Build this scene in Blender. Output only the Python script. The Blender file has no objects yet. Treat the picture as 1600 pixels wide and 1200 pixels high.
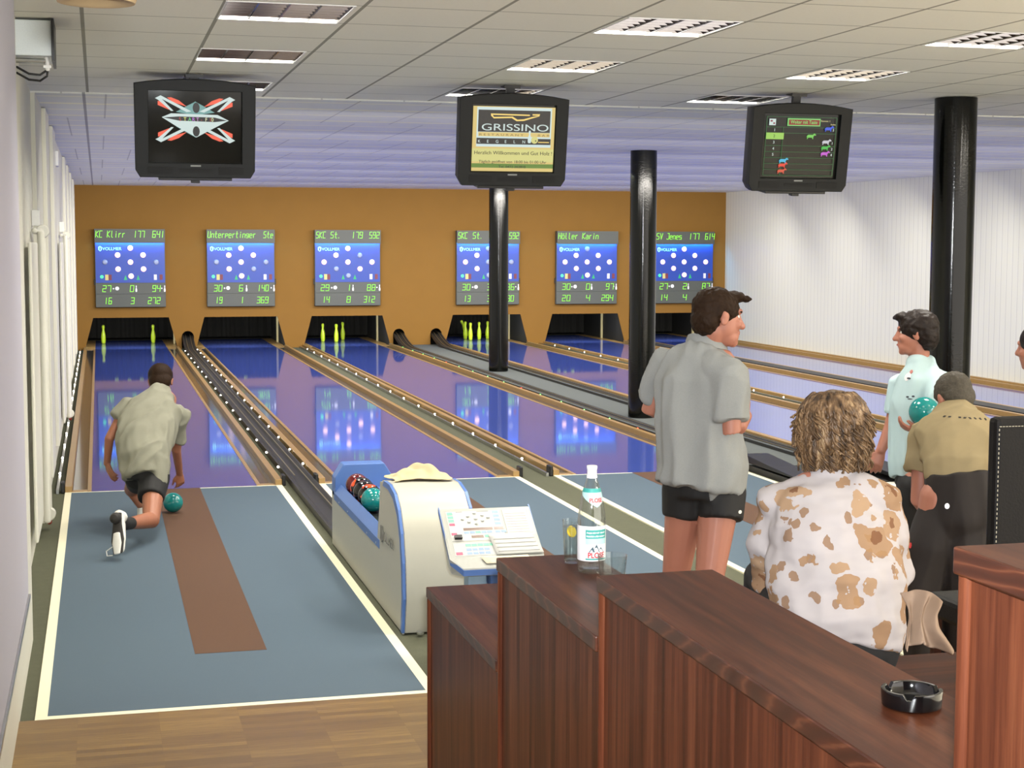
import bpy, bmesh, math, random
from mathutils import Vector, Matrix, noise
from math import pi, sin, cos, radians

SC = bpy.context.scene
COL = SC.collection
rnd = random.Random(7)

# ------------------------------------------------------------------ camera, exposure, world, light
cam_d = bpy.data.cameras.new('camera')
cam = bpy.data.objects.new('camera', cam_d)
COL.objects.link(cam)
SC.camera = cam
cam_d.sensor_width = 36.0
cam_d.lens = 2475.28 * 36.0 / 1600.0
cam_d.clip_start = 0.05
cam_d.clip_end = 200
YAW, PITCH, ROLL = 0.2547, -0.0886, -0.0028
cam.matrix_world = (Matrix.Translation((0, 0, 2.181)) @ Matrix.Rotation(-YAW, 4, 'Z')
                    @ Matrix.Rotation(pi / 2 + PITCH, 4, 'X') @ Matrix.Rotation(-ROLL, 4, 'Z'))

SC.view_settings.view_transform = 'Standard'
SC.view_settings.look = 'None'
SC.view_settings.gamma = 1.0
SC.view_settings.exposure = 0.0
SC.view_settings.use_curve_mapping = False
SC.cycles.use_denoising = True
SC.cycles.max_bounces = 8
SC.cycles.diffuse_bounces = 4
SC.cycles.glossy_bounces = 4
SC.cycles.transmission_bounces = 8
SC.cycles.transparent_max_bounces = 32
SC.cycles.caustics_reflective = False
SC.cycles.caustics_refractive = False
SC.cycles.sample_clamp_indirect = 4.0

ZC = 3.33           # ceiling height
world = bpy.data.worlds.new('world')
SC.world = world
world.use_nodes = True
world.node_tree.nodes['Background'].inputs[0].default_value = (1.0, 0.93, 0.85, 1)
world.node_tree.nodes['Background'].inputs[1].default_value = 3.0


def area(name, loc, direction, sx, sy, power, color=(1, 1, 1), spread=180):
    d = bpy.data.lights.new(name, 'AREA')
    d.shape = 'RECTANGLE'
    d.size, d.size_y = sx, sy
    d.energy = power
    d.color = color
    d.spread = radians(spread)
    o = bpy.data.objects.new(name, d)
    COL.objects.link(o)
    o.location = loc
    o.rotation_euler = Vector(direction).to_track_quat('-Z', 'Y').to_euler()
    return o


WARM = (1.0, 0.95, 0.86)
# the hidden strip lamps of the lane hall: each faces the pins
for k in range(7):
    area('lane_strip_lamp', (6.6, 13.2 + 2.75 * k, ZC - 0.30), (0, .50, -.87), 12.2, 0.10, 310, WARM, 168)
# the rows of ceiling lamps behind the camera's frame edge
for x in (0.93, 2.96, 4.96):
    for y in (3.9, 5.9):
        area('hall_lamp', (x, y, ZC - 0.01), (0, 0, -1), 0.6, 0.6, 8, WARM)
# added unseen lamps right of the frame, to bounce light onto the ceiling
for x in (7.2, 9.2, 11.2):
    for y in (0.2, 2.1, 4.0, 5.9):
        area('added_bounce_lamp', (x, y, ZC - 0.01), (0, 0, -1), 0.6, 0.6, 66, WARM)
# flash of the camera
area('camera_flash', (0.05, -0.02, 2.30), (0.25, 0.96, -0.09), 0.09, 0.05, 100, (0.95, 0.98, 1.0), 100)


# ------------------------------------------------------------------ helpers: materials
def lin(c):
    return tuple(((v / 255) / 12.92 if v / 255 <= 0.04045 else ((v / 255 + 0.055) / 1.055) ** 2.4) for v in c) + (1,)


class N:
    """a small writer of node trees"""

    def __init__(self, name):
        self.m = bpy.data.materials.new(name)
        self.m.use_nodes = True
        self.t = self.m.node_tree
        self.b = self.t.nodes['Principled BSDF']
        self._co = None

    def node(self, kind, **kw):
        n = self.t.nodes.new(kind)
        for k, v in kw.items():
            setattr(n, k, v)
        return n

    def link(self, a, b):
        self.t.links.new(a, b)

    def put(self, sock, v):
        if hasattr(v, 'is_output') or isinstance(v, bpy.types.NodeSocket):
            self.link(v, sock)
        else:
            sock.default_value = v

    def co(self):
        if not self._co:
            self._co = self.node('ShaderNodeTexCoord').outputs['Object']
        return self._co

    def xyz(self, v=None):
        s = self.node('ShaderNodeSeparateXYZ')
        self.link(v or self.co(), s.inputs[0])
        return s.outputs

    def m_(self, op, a, b=0.0, c=0.0):
        n = self.node('ShaderNodeMath', operation=op)
        self.put(n.inputs[0], a)
        self.put(n.inputs[1], b)
        self.put(n.inputs[2], c)
        return n.outputs[0]

    def scale(self, sx, sy, sz, off=(0, 0, 0)):
        n = self.node('ShaderNodeMapping')
        self.link(self.co(), n.inputs[0])
        n.inputs['Scale'].default_value = (sx, sy, sz)
        n.inputs['Location'].default_value = off
        return n.outputs[0]

    def noise(self, vec=None, scale=5.0, detail=3.0, rough=0.5, out=0):
        n = self.node('ShaderNodeTexNoise')
        self.link(vec or self.co(), n.inputs['Vector'])
        n.inputs['Scale'].default_value = scale
        n.inputs['Detail'].default_value = detail
        n.inputs['Roughness'].default_value = rough
        return n.outputs[out]

    def mix(self, f, a, b):
        n = self.node('ShaderNodeMix', data_type='RGBA')
        self.put(n.inputs[0], f)
        self.put(n.inputs[6], a)
        self.put(n.inputs[7], b)
        return n.outputs[2]

    def ramp(self, f, stops):
        n = self.node('ShaderNodeValToRGB')
        self.link(f, n.inputs[0])
        e = n.color_ramp.elements
        while len(e) < len(stops):
            e.new(0.5)
        for k, (p, c) in enumerate(stops):
            e[k].position = p
            e[k].color = c
        return n.outputs[0]

    def step(self, v, lo, hi):
        n = self.node('ShaderNodeMapRange')
        n.clamp = True
        self.link(v, n.inputs[0])
        n.inputs[1].default_value = lo
        n.inputs[2].default_value = hi
        return n.outputs[0]

    def bump(self, h, strength=0.2, dist=0.01):
        n = self.node('ShaderNodeBump')
        self.link(h, n.inputs['Height'])
        n.inputs['Strength'].default_value = strength
        n.inputs['Distance'].default_value = dist
        self.link(n.outputs[0], self.b.inputs['Normal'])

    def done(self, color, rough=0.5, metal=0.0, spec=0.5, **kw):
        self.put(self.b.inputs['Base Color'], color)
        self.put(self.b.inputs['Roughness'], rough)
        self.put(self.b.inputs['Metallic'], metal)
        self.put(self.b.inputs['Specular IOR Level'], spec)
        for k, v in kw.items():
            self.put(self.b.inputs[k], v)
        return self.m


def plain(name, c, rough=0.5, metal=0.0, spec=0.5, var=0.08, vs=30.0, bump=0.0, bs=200.0, **kw):
    n = N(name)
    a = lin(c)
    lo = tuple(v * (1 - var) for v in a[:3]) + (1,)
    hi = tuple(min(1, v * (1 + var)) for v in a[:3]) + (1,)
    col = n.mix(n.noise(None, vs, 3), lo, hi)
    if bump:
        n.bump(n.noise(None, bs, 2), bump, 0.004)
    return n.done(col, rough, metal, spec, **kw)


def glow(name, c, strength, base=None):
    n = N(name)
    k = lin(c)
    return n.done(lin(base or c), 0.4, **{'Emission Color': k, 'Emission Strength': strength})


# ------------------------------------------------------------------ helpers: objects
WM = {}


def world_of(o):
    return WM.get(o.name, Matrix.Identity(4))


def register(o, parent=None, local=False):
    basis = Matrix.LocRotScale(o.location, o.rotation_euler, o.scale)
    if parent is not None:
        o.parent = parent
        if not local:
            o.matrix_parent_inverse = world_of(parent).inverted()
        WM[o.name] = world_of(parent) @ o.matrix_parent_inverse @ basis
    else:
        WM[o.name] = basis


def tag(o, label=None, cat=None, group=None, kind=None):
    if label:
        o['label'] = label
    if cat:
        o['category'] = cat
    if group:
        o['group'] = group
    if kind:
        o['kind'] = kind
    return o


def thing(name, label, cat, loc=(0, 0, 0), rotz=0.0, group=None):
    o = bpy.data.objects.new(name, None)
    o.empty_display_size = 0.1
    COL.objects.link(o)
    o.location = loc
    o.rotation_euler = (0, 0, rotz)
    register(o)
    return tag(o, label, cat, group)


def obj(name, bm, mat, parent=None, local=False, smooth=False, bevel=0.0, angle=35):
    me = bpy.data.meshes.new(name)
    bm.normal_update()
    bm.to_mesh(me)
    bm.free()
    return mesh_obj(name, me, mat, parent, local, smooth, bevel, angle)


def mesh_obj(name, me, mat, parent=None, local=False, smooth=False, bevel=0.0, angle=35):
    o = bpy.data.objects.new(name, me)
    COL.objects.link(o)
    if isinstance(mat, (list, tuple)):
        for m in mat:
            me.materials.append(m)
    elif mat:
        me.materials.append(mat)
    if smooth:
        for p in me.polygons:
            p.use_smooth = True
        if angle < 180:
            try:
                me.set_sharp_from_angle(angle=radians(angle))
            except Exception:
                pass
    if bevel:
        b = o.modifiers.new('bevel', 'BEVEL')
        b.width = bevel
        b.segments = 2
        b.limit_method = 'ANGLE'
    register(o, parent, local)
    return o


def structure(name, bm, mat, **kw):
    return tag(obj(name, bm, mat, **kw), kind='structure')


def kids(o):
    return [c for c in bpy.data.objects if c.parent == o]


def copy_tree(o, loc=None, label=None, parent=None, rotz=None):
    c = o.copy()
    COL.objects.link(c)
    if parent is not None:
        c.parent = parent
    if loc is not None:
        c.location = loc
    if rotz is not None:
        c.rotation_euler.z = rotz
    if label:
        c['label'] = label
    for k in kids(o):
        copy_tree(k, parent=c)
    if parent is None:
        WM[c.name] = Matrix.LocRotScale(c.location, c.rotation_euler, c.scale)
    return c


def BM():
    return bmesh.new()


def box(bm, x0, x1, y0, y1, z0, z1, mi=0):
    v = [bm.verts.new(p) for p in ((x0, y0, z0), (x1, y0, z0), (x1, y1, z0), (x0, y1, z0),
                                   (x0, y0, z1), (x1, y0, z1), (x1, y1, z1), (x0, y1, z1))]
    for q in ((3, 2, 1, 0), (4, 5, 6, 7), (0, 1, 5, 4), (1, 2, 6, 5), (2, 3, 7, 6), (3, 0, 4, 7)):
        f = bm.faces.new([v[i] for i in q])
        f.material_index = mi
    return v


def prism(bm, pts, axis, a, b):
    """pts: 2-D outline; extruded along axis ('x','y','z') from a to b"""
    def p3(p, t):
        return {'x': (t, p[0], p[1]), 'y': (p[0], t, p[1]), 'z': (p[0], p[1], t)}[axis]
    A = [bm.verts.new(p3(p, a)) for p in pts]
    B = [bm.verts.new(p3(p, b)) for p in pts]
    n = len(pts)
    fs = [bm.faces.new(A), bm.faces.new(B[::-1])]
    for i in range(n):
        fs.append(bm.faces.new((A[i], B[i], B[(i + 1) % n], A[(i + 1) % n])))
    bmesh.ops.recalc_face_normals(bm, faces=fs)
    return fs


def lathe(bm, prof, seg=24, c=(0, 0, 0), mi=0, axis='z'):
    """prof: [(r, z)]; closed at the ends where r == 0"""
    def p3(r, a, z):
        q = (r * cos(a), r * sin(a), z)
        if axis == 'y':
            q = (q[0], q[2], q[1])
        if axis == 'x':
            q = (q[2], q[0], q[1])
        return (c[0] + q[0], c[1] + q[1], c[2] + q[2])
    rows = []
    for r, z in prof:
        if r < 1e-6:
            rows.append([bm.verts.new(p3(0, 0, z))])
        else:
            rows.append([bm.verts.new(p3(r, 2 * pi * k / seg, z)) for k in range(seg)])
    fs = []
    for A, B in zip(rows, rows[1:]):
        for k in range(seg):
            j = (k + 1) % seg
            if len(A) == 1 and len(B) == 1:
                continue
            if len(A) == 1:
                q = (A[0], B[j], B[k])
            elif len(B) == 1:
                q = (A[k], A[j], B[0])
            else:
                q = (A[k], A[j], B[j], B[k])
            f = bm.faces.new(q)
            f.material_index = mi
            fs.append(f)
    bmesh.ops.recalc_face_normals(bm, faces=fs)
    return fs


def ball(bm, c, r, seg=24, rings=14):
    if not isinstance(r, (tuple, list)):
        r = (r, r, r)
    bmesh.ops.create_uvsphere(bm, u_segments=seg, v_segments=rings, radius=1.0,
                              matrix=Matrix.Translation(c) @ Matrix.Diagonal((r[0], r[1], r[2], 1)))


def sweep(bm, pts, radii, seg=12, side=None, round_ends=True, mi=0, ends='rr'):
    """closed tube through pts; radii scalars or (a, b) half axes: a along 'side', b across"""
    P = [Vector(p) for p in pts]
    R = [(r, r) if not isinstance(r, (tuple, list)) else tuple(r) for r in (radii if isinstance(radii, (list,)) else [radii] * len(P))]
    T = []
    for i in range(len(P)):
        d = P[min(i + 1, len(P) - 1)] - P[max(i - 1, 0)]
        T.append(d.normalized() if d.length > 1e-9 else Vector((0, 0, 1)))
    if side is None:
        s = T[0].orthogonal().normalized()
    else:
        s = Vector(side)
    rings = []
    n = len(P)
    stations = []
    if round_ends and ends[0] == 'r':
        for k in (0.0, 0.4, 0.75, 0.93):
            h = math.sqrt(max(0.0, 1 - (1 - k) ** 2))
            stations.append((P[0] - T[0] * (min(R[0]) * (1 - k)), T[0], (R[0][0] * max(h, 0.05), R[0][1] * max(h, 0.05))))
    for i in range(n):
        stations.append((P[i], T[i], R[i]))
    if round_ends and ends[1] == 'r':
        for k in (0.93, 0.75, 0.4, 0.0):
            h = math.sqrt(max(0.0, 1 - (1 - k) ** 2))
            stations.append((P[-1] + T[-1] * (min(R[-1]) * (1 - k)), T[-1], (R[-1][0] * max(h, 0.05), R[-1][1] * max(h, 0.05))))
    for c, t, (a, b) in stations:
        s = (s - t * s.dot(t))
        s = s.normalized() if s.length > 1e-6 else t.orthogonal().normalized()
        u = t.cross(s)
        rings.append([bm.verts.new(c + s * (a * cos(2 * pi * k / seg)) + u * (b * sin(2 * pi * k / seg))) for k in range(seg)])
    fs = [bm.faces.new(rings[0][::-1]), bm.faces.new(rings[-1])]
    for A, B in zip(rings, rings[1:]):
        for k in range(seg):
            j = (k + 1) % seg
            fs.append(bm.faces.new((A[k], A[j], B[j], B[k])))
    for f in fs:
        f.material_index = mi
    return fs


def fill_holes(bm, outer, holes, plane):
    """planar face with holes; plane maps 2-D to 3-D"""
    edges = []
    for loop in [outer] + holes:
        v = [bm.verts.new(plane(p)) for p in loop]
        for i in range(len(v)):
            edges.append(bm.edges.new((v[i], v[(i + 1) % len(v)])))
    bmesh.ops.triangle_fill(bm, use_beauty=True, use_dissolve=False, edges=edges)


def cells(bm, xs, ys, z, skip, up=False):
    """a plane of rectangles without the skipped cells"""
    V = {}
    def vert(i, j):
        if (i, j) not in V:
            V[i, j] = bm.verts.new((xs[i], ys[j], z))
        return V[i, j]
    for i in range(len(xs) - 1):
        for j in range(len(ys) - 1):
            if skip((xs[i] + xs[i + 1]) / 2, (ys[j] + ys[j + 1]) / 2):
                continue
            q = [vert(i, j), vert(i + 1, j), vert(i + 1, j + 1), vert(i, j + 1)]
            bm.faces.new(q if up else q[::-1])


def text(name, body, size, loc, mat, parent, xs=1.0, align='LEFT', depth=0.001, rot=(pi / 2, 0, 0), local=True, shear=0.0, width=None):
    cu = bpy.data.curves.new(name, 'FONT')
    cu.body = body
    cu.size = size
    cu.align_x = align
    cu.extrude = depth
    cu.shear = shear
    tmp = bpy.data.objects.new(name, cu)
    COL.objects.link(tmp)
    dg = bpy.context.evaluated_depsgraph_get()
    me = bpy.data.meshes.new_from_object(tmp.evaluated_get(dg))
    bpy.data.objects.remove(tmp)
    if width:
        w = max(v.co.x for v in me.vertices) - min(v.co.x for v in me.vertices)
        xs = width / w
    for v in me.vertices:
        v.co.x *= xs
    me.materials.clear()
    o = bpy.data.objects.new(name, me)
    COL.objects.link(o)
    me.materials.append(mat)
    o.location = loc
    o.rotation_euler = rot
    register(o, parent, local)
    return o

# ------------------------------------------------------------------ materials of the setting
XL, XR, YB = -0.45, 13.60, 33.29


def m_ceiling():
    n = N('ceiling_panel')
    x, y, z = n.xyz()
    u = n.m_('FRACT', n.m_('DIVIDE', n.m_('ADD', x, 0.068 + 6.68), 0.668))
    v = n.m_('FRACT', n.m_('DIVIDE', n.m_('SUBTRACT', y, 7.77 - 6.4), 0.64))
    lu = n.m_('LESS_THAN', u, 0.030)
    lv = n.m_('LESS_THAN', v, 0.022)
    lvl = n.m_('COMPARE', v, 0.034, 0.010)
    c = n.mix(n.noise(None, 60, 3), lin((230, 228, 219)), lin((237, 235, 226)))
    c = n.mix(n.m_('MULTIPLY', lvl, 0.5), c, lin((236, 233, 222)))
    c = n.mix(n.m_('MULTIPLY', lv, 0.75), c, lin((128, 127, 122)))
    c = n.mix(n.m_('MULTIPLY', lu, 0.85), c, lin((128, 126, 116)))
    n.bump(n.noise(None, 160, 2), 0.12, 0.004)
    return n.done(c, 0.85, 0, 0.2)


def m_ceiling_far():
    n = N('ceiling_tile')
    x, y, z = n.xyz()
    yr = n.m_('DIVIDE', n.m_('SUBTRACT', y, 12.78), 2.56)
    row = n.m_('FLOOR', yr)
    sh = n.m_('MULTIPLY', n.m_('MODULO', row, 2.0), 0.5)
    u0 = n.m_('DIVIDE', n.m_('ADD', x, 0.088 + 6.68), 0.668)
    u = n.m_('FRACT', n.m_('ADD', n.m_('ADD', u0, 0.76), sh))
    lu = n.m_('LESS_THAN', u, 0.022)
    lu2 = n.m_('MULTIPLY', n.m_('COMPARE', x, -0.088, 0.012), 1.0)
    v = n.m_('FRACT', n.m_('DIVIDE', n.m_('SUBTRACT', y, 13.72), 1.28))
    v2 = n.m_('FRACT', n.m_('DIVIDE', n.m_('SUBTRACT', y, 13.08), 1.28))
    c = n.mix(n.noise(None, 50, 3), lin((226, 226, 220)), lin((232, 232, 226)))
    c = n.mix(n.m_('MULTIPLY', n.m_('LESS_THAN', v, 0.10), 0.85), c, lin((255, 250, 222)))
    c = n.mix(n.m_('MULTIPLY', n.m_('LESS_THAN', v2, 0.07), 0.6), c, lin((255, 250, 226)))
    c = n.mix(n.m_('MULTIPLY', n.m_('MAXIMUM', n.m_('MULTIPLY', lu, .6), lu2), 0.7), c, lin((122, 116, 122)))
    n.bump(n.noise(None, 160, 2), 0.1, 0.004)
    return n.done(c, 0.8, 0, 0.2)


def m_wall_right():
    n = N('white_board_wall')
    x, y, z = n.xyz()
    v = n.m_('FRACT', n.m_('DIVIDE', y, 0.155))
    g = n.m_('LESS_THAN', v, 0.10)
    g2 = n.m_('COMPARE', v, 0.14, 0.04)
    c = n.mix(n.noise(n.scale(1, 1, 0.15), 6, 3), lin((210, 210, 196)), lin((217, 217, 204)))
    c = n.mix(n.m_('MULTIPLY', g, 0.42), c, lin((150, 150, 146)))
    c = n.mix(n.m_('MULTIPLY', g2, 0.5), c, lin((228, 227, 218)))
    return n.done(c, 0.42, 0, 0.4)


def m_parquet():
    n = N('parquet')
    b = n.node('ShaderNodeTexBrick')
    n.link(n.scale(1, 1, 1), b.inputs['Vector'])
    b.offset = 0.37
    b.offset_frequency = 1
    b.inputs['Scale'].default_value = 1.0
    b.inputs['Brick Width'].default_value = 0.36
    b.inputs['Row Height'].default_value = 0.048
    b.inputs['Mortar Size'].default_value = 0.0008
    b.inputs['Color1'].default_value = (0, 0, 0, 1)
    b.inputs['Color2'].default_value = (1, 1, 1, 1)
    b.inputs['Mortar'].default_value = (0.3, 0.3, 0.3, 1)
    b.inputs['Bias'].default_value = 0.0
    grain = n.noise(n.scale(1.2, 26, 1), 5, 5, 0.65)
    c = n.ramp(b.outputs['Color'], [(0.0, lin((104, 78, 38))), (0.35, lin((116, 88, 44))), (0.7, lin((126, 98, 50))), (1.0, lin((140, 110, 58)))])
    c = n.mix(n.step(grain, 0.4, 0.75), c, lin((92, 66, 36)))
    return n.done(c, 0.38, 0, 0.45)


def m_carpet(name, a, b):
    n = N(name)
    c = n.mix(n.noise(None, 240, 3), lin(a), lin(b))
    c = n.mix(n.m_('MULTIPLY', n.noise(None, 18, 3), 0.4), c, lin(a))
    n.bump(n.noise(None, 420, 2), 0.5, 0.004)
    return n.done(c, 0.95, 0, 0.1)


def m_mahogany(name='mahogany', dark=1.0, along='z'):
    n = N(name)
    sc = {'z': (16, 16, 0.55), 'y': (14, 0.7, 14), 'x': (0.7, 14, 14)}[along]
    g = n.noise(n.scale(*sc), 1.6, 6, 0.62)
    fine = n.noise(n.scale(*[s * 6 for s in sc]), 2.5, 4, 0.6)
    d = lambda c: tuple(v * dark for v in lin(c)[:3]) + (1,)
    c = n.ramp(g, [(0.28, d((56, 29, 18))), (0.45, d((80, 41, 26))), (0.58, d((102, 56, 36))), (0.75, d((126, 76, 50)))])
    c = n.mix(n.m_('MULTIPLY', n.step(fine, 0.5, 0.8), 0.35), c, d((58, 27, 17)))
    return n.done(c, 0.38, 0, 0.12)


def m_edge_wood():
    n = N('mahogany_edge')
    w = n.node('ShaderNodeTexWave', wave_type='RINGS', rings_direction='X')
    n.link(n.scale(3.0, 1.3, 9.0, (0.3, 0.2, -10.6)), w.inputs['Vector'])
    w.inputs['Scale'].default_value = 2.2
    w.inputs['Distortion'].default_value = 5.0
    w.inputs['Detail'].default_value = 3.0
    c = n.ramp(w.outputs['Fac'], [(0.0, lin((58, 28, 16))), (0.8, lin((70, 34, 20))), (0.95, lin((84, 44, 27))), (1.0, lin((96, 54, 34)))])
    return n.done(c, 0.34, 0, 0.45)


MC, MCF = m_ceiling(), m_ceiling_far()
M_RIGHT = m_wall_right()
M_MUST = plain('mustard_paint', (130, 95, 42), 0.75, var=0.05, vs=3, spec=0.2)
M_LEFT = plain('cream_wall_paint', (214, 212, 198), 0.6, var=0.02, vs=2)
M_LAV = plain('white_wall_board', (192, 190, 202), 0.5, var=0.015, vs=2)
M_PARQ = m_parquet()
M_CARPET = m_carpet('grey_green_carpet', (70, 72, 58), (108, 108, 90))
M_CARPET2 = m_carpet('grey_divider_felt', (84, 88, 86), (108, 112, 110))
M_MAH, M_MAHY, M_MAHEDGE = m_mahogany(), m_mahogany('mahogany_cap', 0.62, 'y'), m_edge_wood()
M_BLACK = plain('black_plastic', (18, 18, 18), 0.42)
M_PIT = plain('pit_black', (14, 14, 13), 0.8)
M_CURB = plain('blond_wood', (150, 120, 74), 0.32, var=0.12, vs=8)
M_CURB_D = plain('blond_wood_shadow_gap', (60, 46, 30), 0.6)
M_STEEL = plain('brushed_steel', (190, 192, 190), 0.3, 1.0)
M_CREAM = plain('cream_line', (228, 222, 192), 0.55, var=0.02)
M_MAT = plain('blue_grey_mat', (77, 92, 103), 0.72, var=0.05, vs=120, spec=0.25)
M_RUN = plain('brown_run_strip', (86, 62, 46), 0.75, var=0.07, vs=90, spec=0.25)


def m_lane():
    n = N('glossy_blue_lane')
    c = n.mix(n.noise(None, 40, 3), lin((62, 80, 158)), lin((68, 86, 166)))
    n.bump(n.noise(n.scale(1.0, 0.12, 1), 22, 2), 0.02, 0.002)
    return n.done(c, 0.045, 0, 0.62)


def m_gutter():
    n = N('glossy_grey_gutter')
    c = n.mix(n.noise(None, 30, 3), lin((70, 66, 62)), lin((80, 76, 72)))
    return n.done(c, 0.10, 0, 0.5)


M_LANE, M_GUT = m_lane(), m_gutter()

# ------------------------------------------------------------------ the room
PLAT = ((1.30, 3.40, 5.15, 7.10, 0.20), )          # wooden step the standing man is on
bm = BM()
box(bm, -1.2, 16.0, 7.405, 38.0, -0.12, -0.012)
structure('floor', bm, M_CARPET)
bm = BM()
box(bm, -1.2, 16.0, -3.0, 7.405, -0.12, 0.0)
structure('floor_parquet', bm, M_PARQ)
for nm, (x0, x1, y0, y1, z1) in (('floor_step_low', (1.55, 3.45, 5.3, 7.15, 0.20)), ('floor_step_high', (1.55, 4.2, -3.0, 5.3, 0.42))):
    bm = BM()
    box(bm, x0, x1, y0, y1, 0.0, z1)
    structure(nm, bm, M_PARQ)

bm = BM()
box(bm, 4.2, 16.0, -3.0, 6.4, 0.0, 0.02)  # added unseen pale floor, throws lamp light up to the ceiling
structure('floor_added_bounce', bm, plain('pale_bounce_surface', (226, 220, 204), 0.5, var=0.03, vs=4))

FX = [(0.612, 1.240), (2.640, 3.262), (4.640, 5.268)]
FY = [(7.785, 8.415), (9.705, 10.335), (11.625, 12.255)]


def in_fix(x, y):
    return any(a < x < b for a, b in FX) and any(a < y < b for a, b in FY)


bm = BM()
cells(bm, sorted([-1.2, 16.0] + [v for p in FX for v in p]), sorted([-3.0, 12.78] + [v for p in FY for v in p]), ZC, in_fix)
structure('ceiling', bm, MC)
bm = BM()
cells(bm, [-1.2, 16.0], [12.78, 34.0], ZC - 0.004, lambda x, y: False)
box(bm, -1.2, 16.0, 12.775, 12.79, ZC - 0.012, ZC)
structure('ceiling_over_lanes', bm, MCF)

# back wall with six pit openings and five arches for the ball tracks
LC = (0.62, 2.843, 5.064, 8.10, 10.324, 12.576)    # the lane centres
TRX = (1.75, 6.17, 6.98)                           # the ball tracks
holes = []
for c in LC:
    holes.append([(c - 0.93, 0.0), (c + 0.93, 0.0), (c + 0.752, 0.645), (c - 0.752, 0.645)])
for t in TRX:
    holes.append([(t - 0.125, 0.0), (t + 0.125, 0.0)] + [(t + 0.125 * cos(a), 0.235 + 0.125 * sin(a)) for a in [pi * k / 12 for k in range(13)]])
for h in holes:
    h[:] = [(x, z + 0.0) for x, z in h]
outer = [(XL - 0.2, ZC)]
pts = [(XL - 0.2, -0.02)]
for h in sorted(holes, key=lambda h: h[0][0]):
    a, b = h[0], h[1]
    rest = h[2:]
    pts += [(a[0], -0.02)] + list(reversed(rest)) + [(b[0], -0.02)]
pts += [(XR + 0.2, -0.02), (XR + 0.2, ZC)]
bm = BM()
fs = bmesh.ops.triangle_fill(bm, use_beauty=True, edges=[])
vs = [bm.verts.new((p[0], YB, p[1])) for p in [(XL - 0.2, ZC)] + pts]
es = [bm.edges.new((vs[i], vs[(i + 1) % len(vs)])) for i in range(len(vs))]
bmesh.ops.triangle_fill(bm, use_beauty=True, edges=es)
g = bmesh.ops.extrude_face_region(bm, geom=bm.faces[:])
for v in [e for e in g['geom'] if isinstance(e, bmesh.types.BMVert)]:
    v.co.y += 0.03
bmesh.ops.recalc_face_normals(bm, faces=bm.faces[:])
structure('wall_back', bm, M_MUST)
bm = BM()
box(bm, XR, XR + 0.15, 5.0, 34.0, -0.05, ZC)
structure('wall_right', bm, M_RIGHT)
bm = BM()
box(bm, XR - 0.055, XR, 14.0, YB, 0.0, 0.075)
structure('trim_1', bm, M_CURB, bevel=0.006)
bm = BM()
box(bm, XL - 0.15, XL, 12.78, 34.0, -0.05, ZC)
box(bm, XL - 0.15, -0.482, 9.0, 12.78, -0.05, ZC)
box(bm, XL - 0.15, -0.392, -2.0, 9.0, -0.05, ZC)
structure('wall_left', bm, M_LEFT)
bm = BM()
box(bm, XL - 0.15, 1.20, -1.75, -1.6, -0.05, ZC)  # added unseen wall, blocks world light from the left corridor
structure('wall_added_blocker', bm, M_LEFT)
for i, y in enumerate((14.2, 16.4, 22.2, 24.6, 27.2, 30.0)):
    bm = BM()
    box(bm, XL, XL + 0.035, y, y + 0.9, 0.14, ZC - 0.012)
    structure('trim_%d' % (i + 4), bm, M_LEFT, bevel=0.004)
bm = BM()
box(bm, -0.392, -0.362, -2.0, 7.93, 0.475, ZC - 0.001)
structure('trim_2', bm, M_LAV, bevel=0.004)
bm = BM()
box(bm, -0.366, -0.352, -2.0, 7.93, 0.452, 0.476)
structure('trim_3', bm, M_STEEL, bevel=0.003)

# the felt between the third and the fourth lane
bm = BM()
box(bm, 6.02, 7.15, 14.26, YB, -0.03, 0.012)
structure('floor_felt', bm, M_CARPET2)

# ------------------------------------------------------------------ lanes and approaches (built around x = 0, then copied)
ORD = ('leftmost', 'second from the left', 'third from the left', 'fourth from the left', 'fifth from the left', 'rightmost')
Y0, YE = 14.26, 36.7
lane = thing('bowling_lane', 'x', 'bowling lane', (LC[0], Y0, 0), group='glossy blue bowling lanes')
lane['label'] = 'glossy blue bowling lane behind the bending bowler, ' + ORD[0] + ' of the lanes'
bm = BM(); box(bm, -0.72, 0.72, 0, 19.028, -0.06, 0.0)
obj('lane_bed', bm, M_LANE, lane, True)
for s in (-1, 1):
    q = lambda a, b: (min(s * a, s * b), max(s * a, s * b))
    bm = BM(); box(bm, *q(0.72, 0.755), 0, 19.02, -0.06, 0.006)
    obj('inner_trim', bm, M_CURB, lane, True, bevel=0.003)
    bm = BM(); box(bm, *q(0.755, 0.885), 0.10, 19.02, -0.06, -0.010)
    obj('gutter', bm, M_GUT, lane, True)
    bm = BM(); box(bm, *q(0.885, 0.945), 0, 19.02, -0.06, 0.050); box(bm, *q(0.755, 0.885), 0, 0.10, -0.06, 0.003)
    obj('curb', bm, M_CURB, lane, True, bevel=0.005)
    bm = BM(); box(bm, *q(0.947, 0.980), 0.0, 0.13, -0.012, 0.085)
    obj('end_block', bm, M_BLACK, lane, True, bevel=0.008)
LANES = [lane]
beh = ('behind the ball rack', 'in line with the tallest mineral water bottle', 'behind the nearer of the two far columns')
lab = ['', 'glossy blue bowling lane beyond the white ball return console, ' + ORD[1],
       'glossy blue bowling lane left of the black columns, ' + ORD[2],
       'glossy blue bowling lane just right of the two black columns, ' + ORD[3],
       'glossy blue bowling lane reflecting the white wall, ' + ORD[4],
       'glossy blue bowling lane running along the white right wall, ' + ORD[5]]
for k in range(1, 6):
    LANES.append(copy_tree(lane, (LC[k], Y0, 0), lab[k]))

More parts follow.
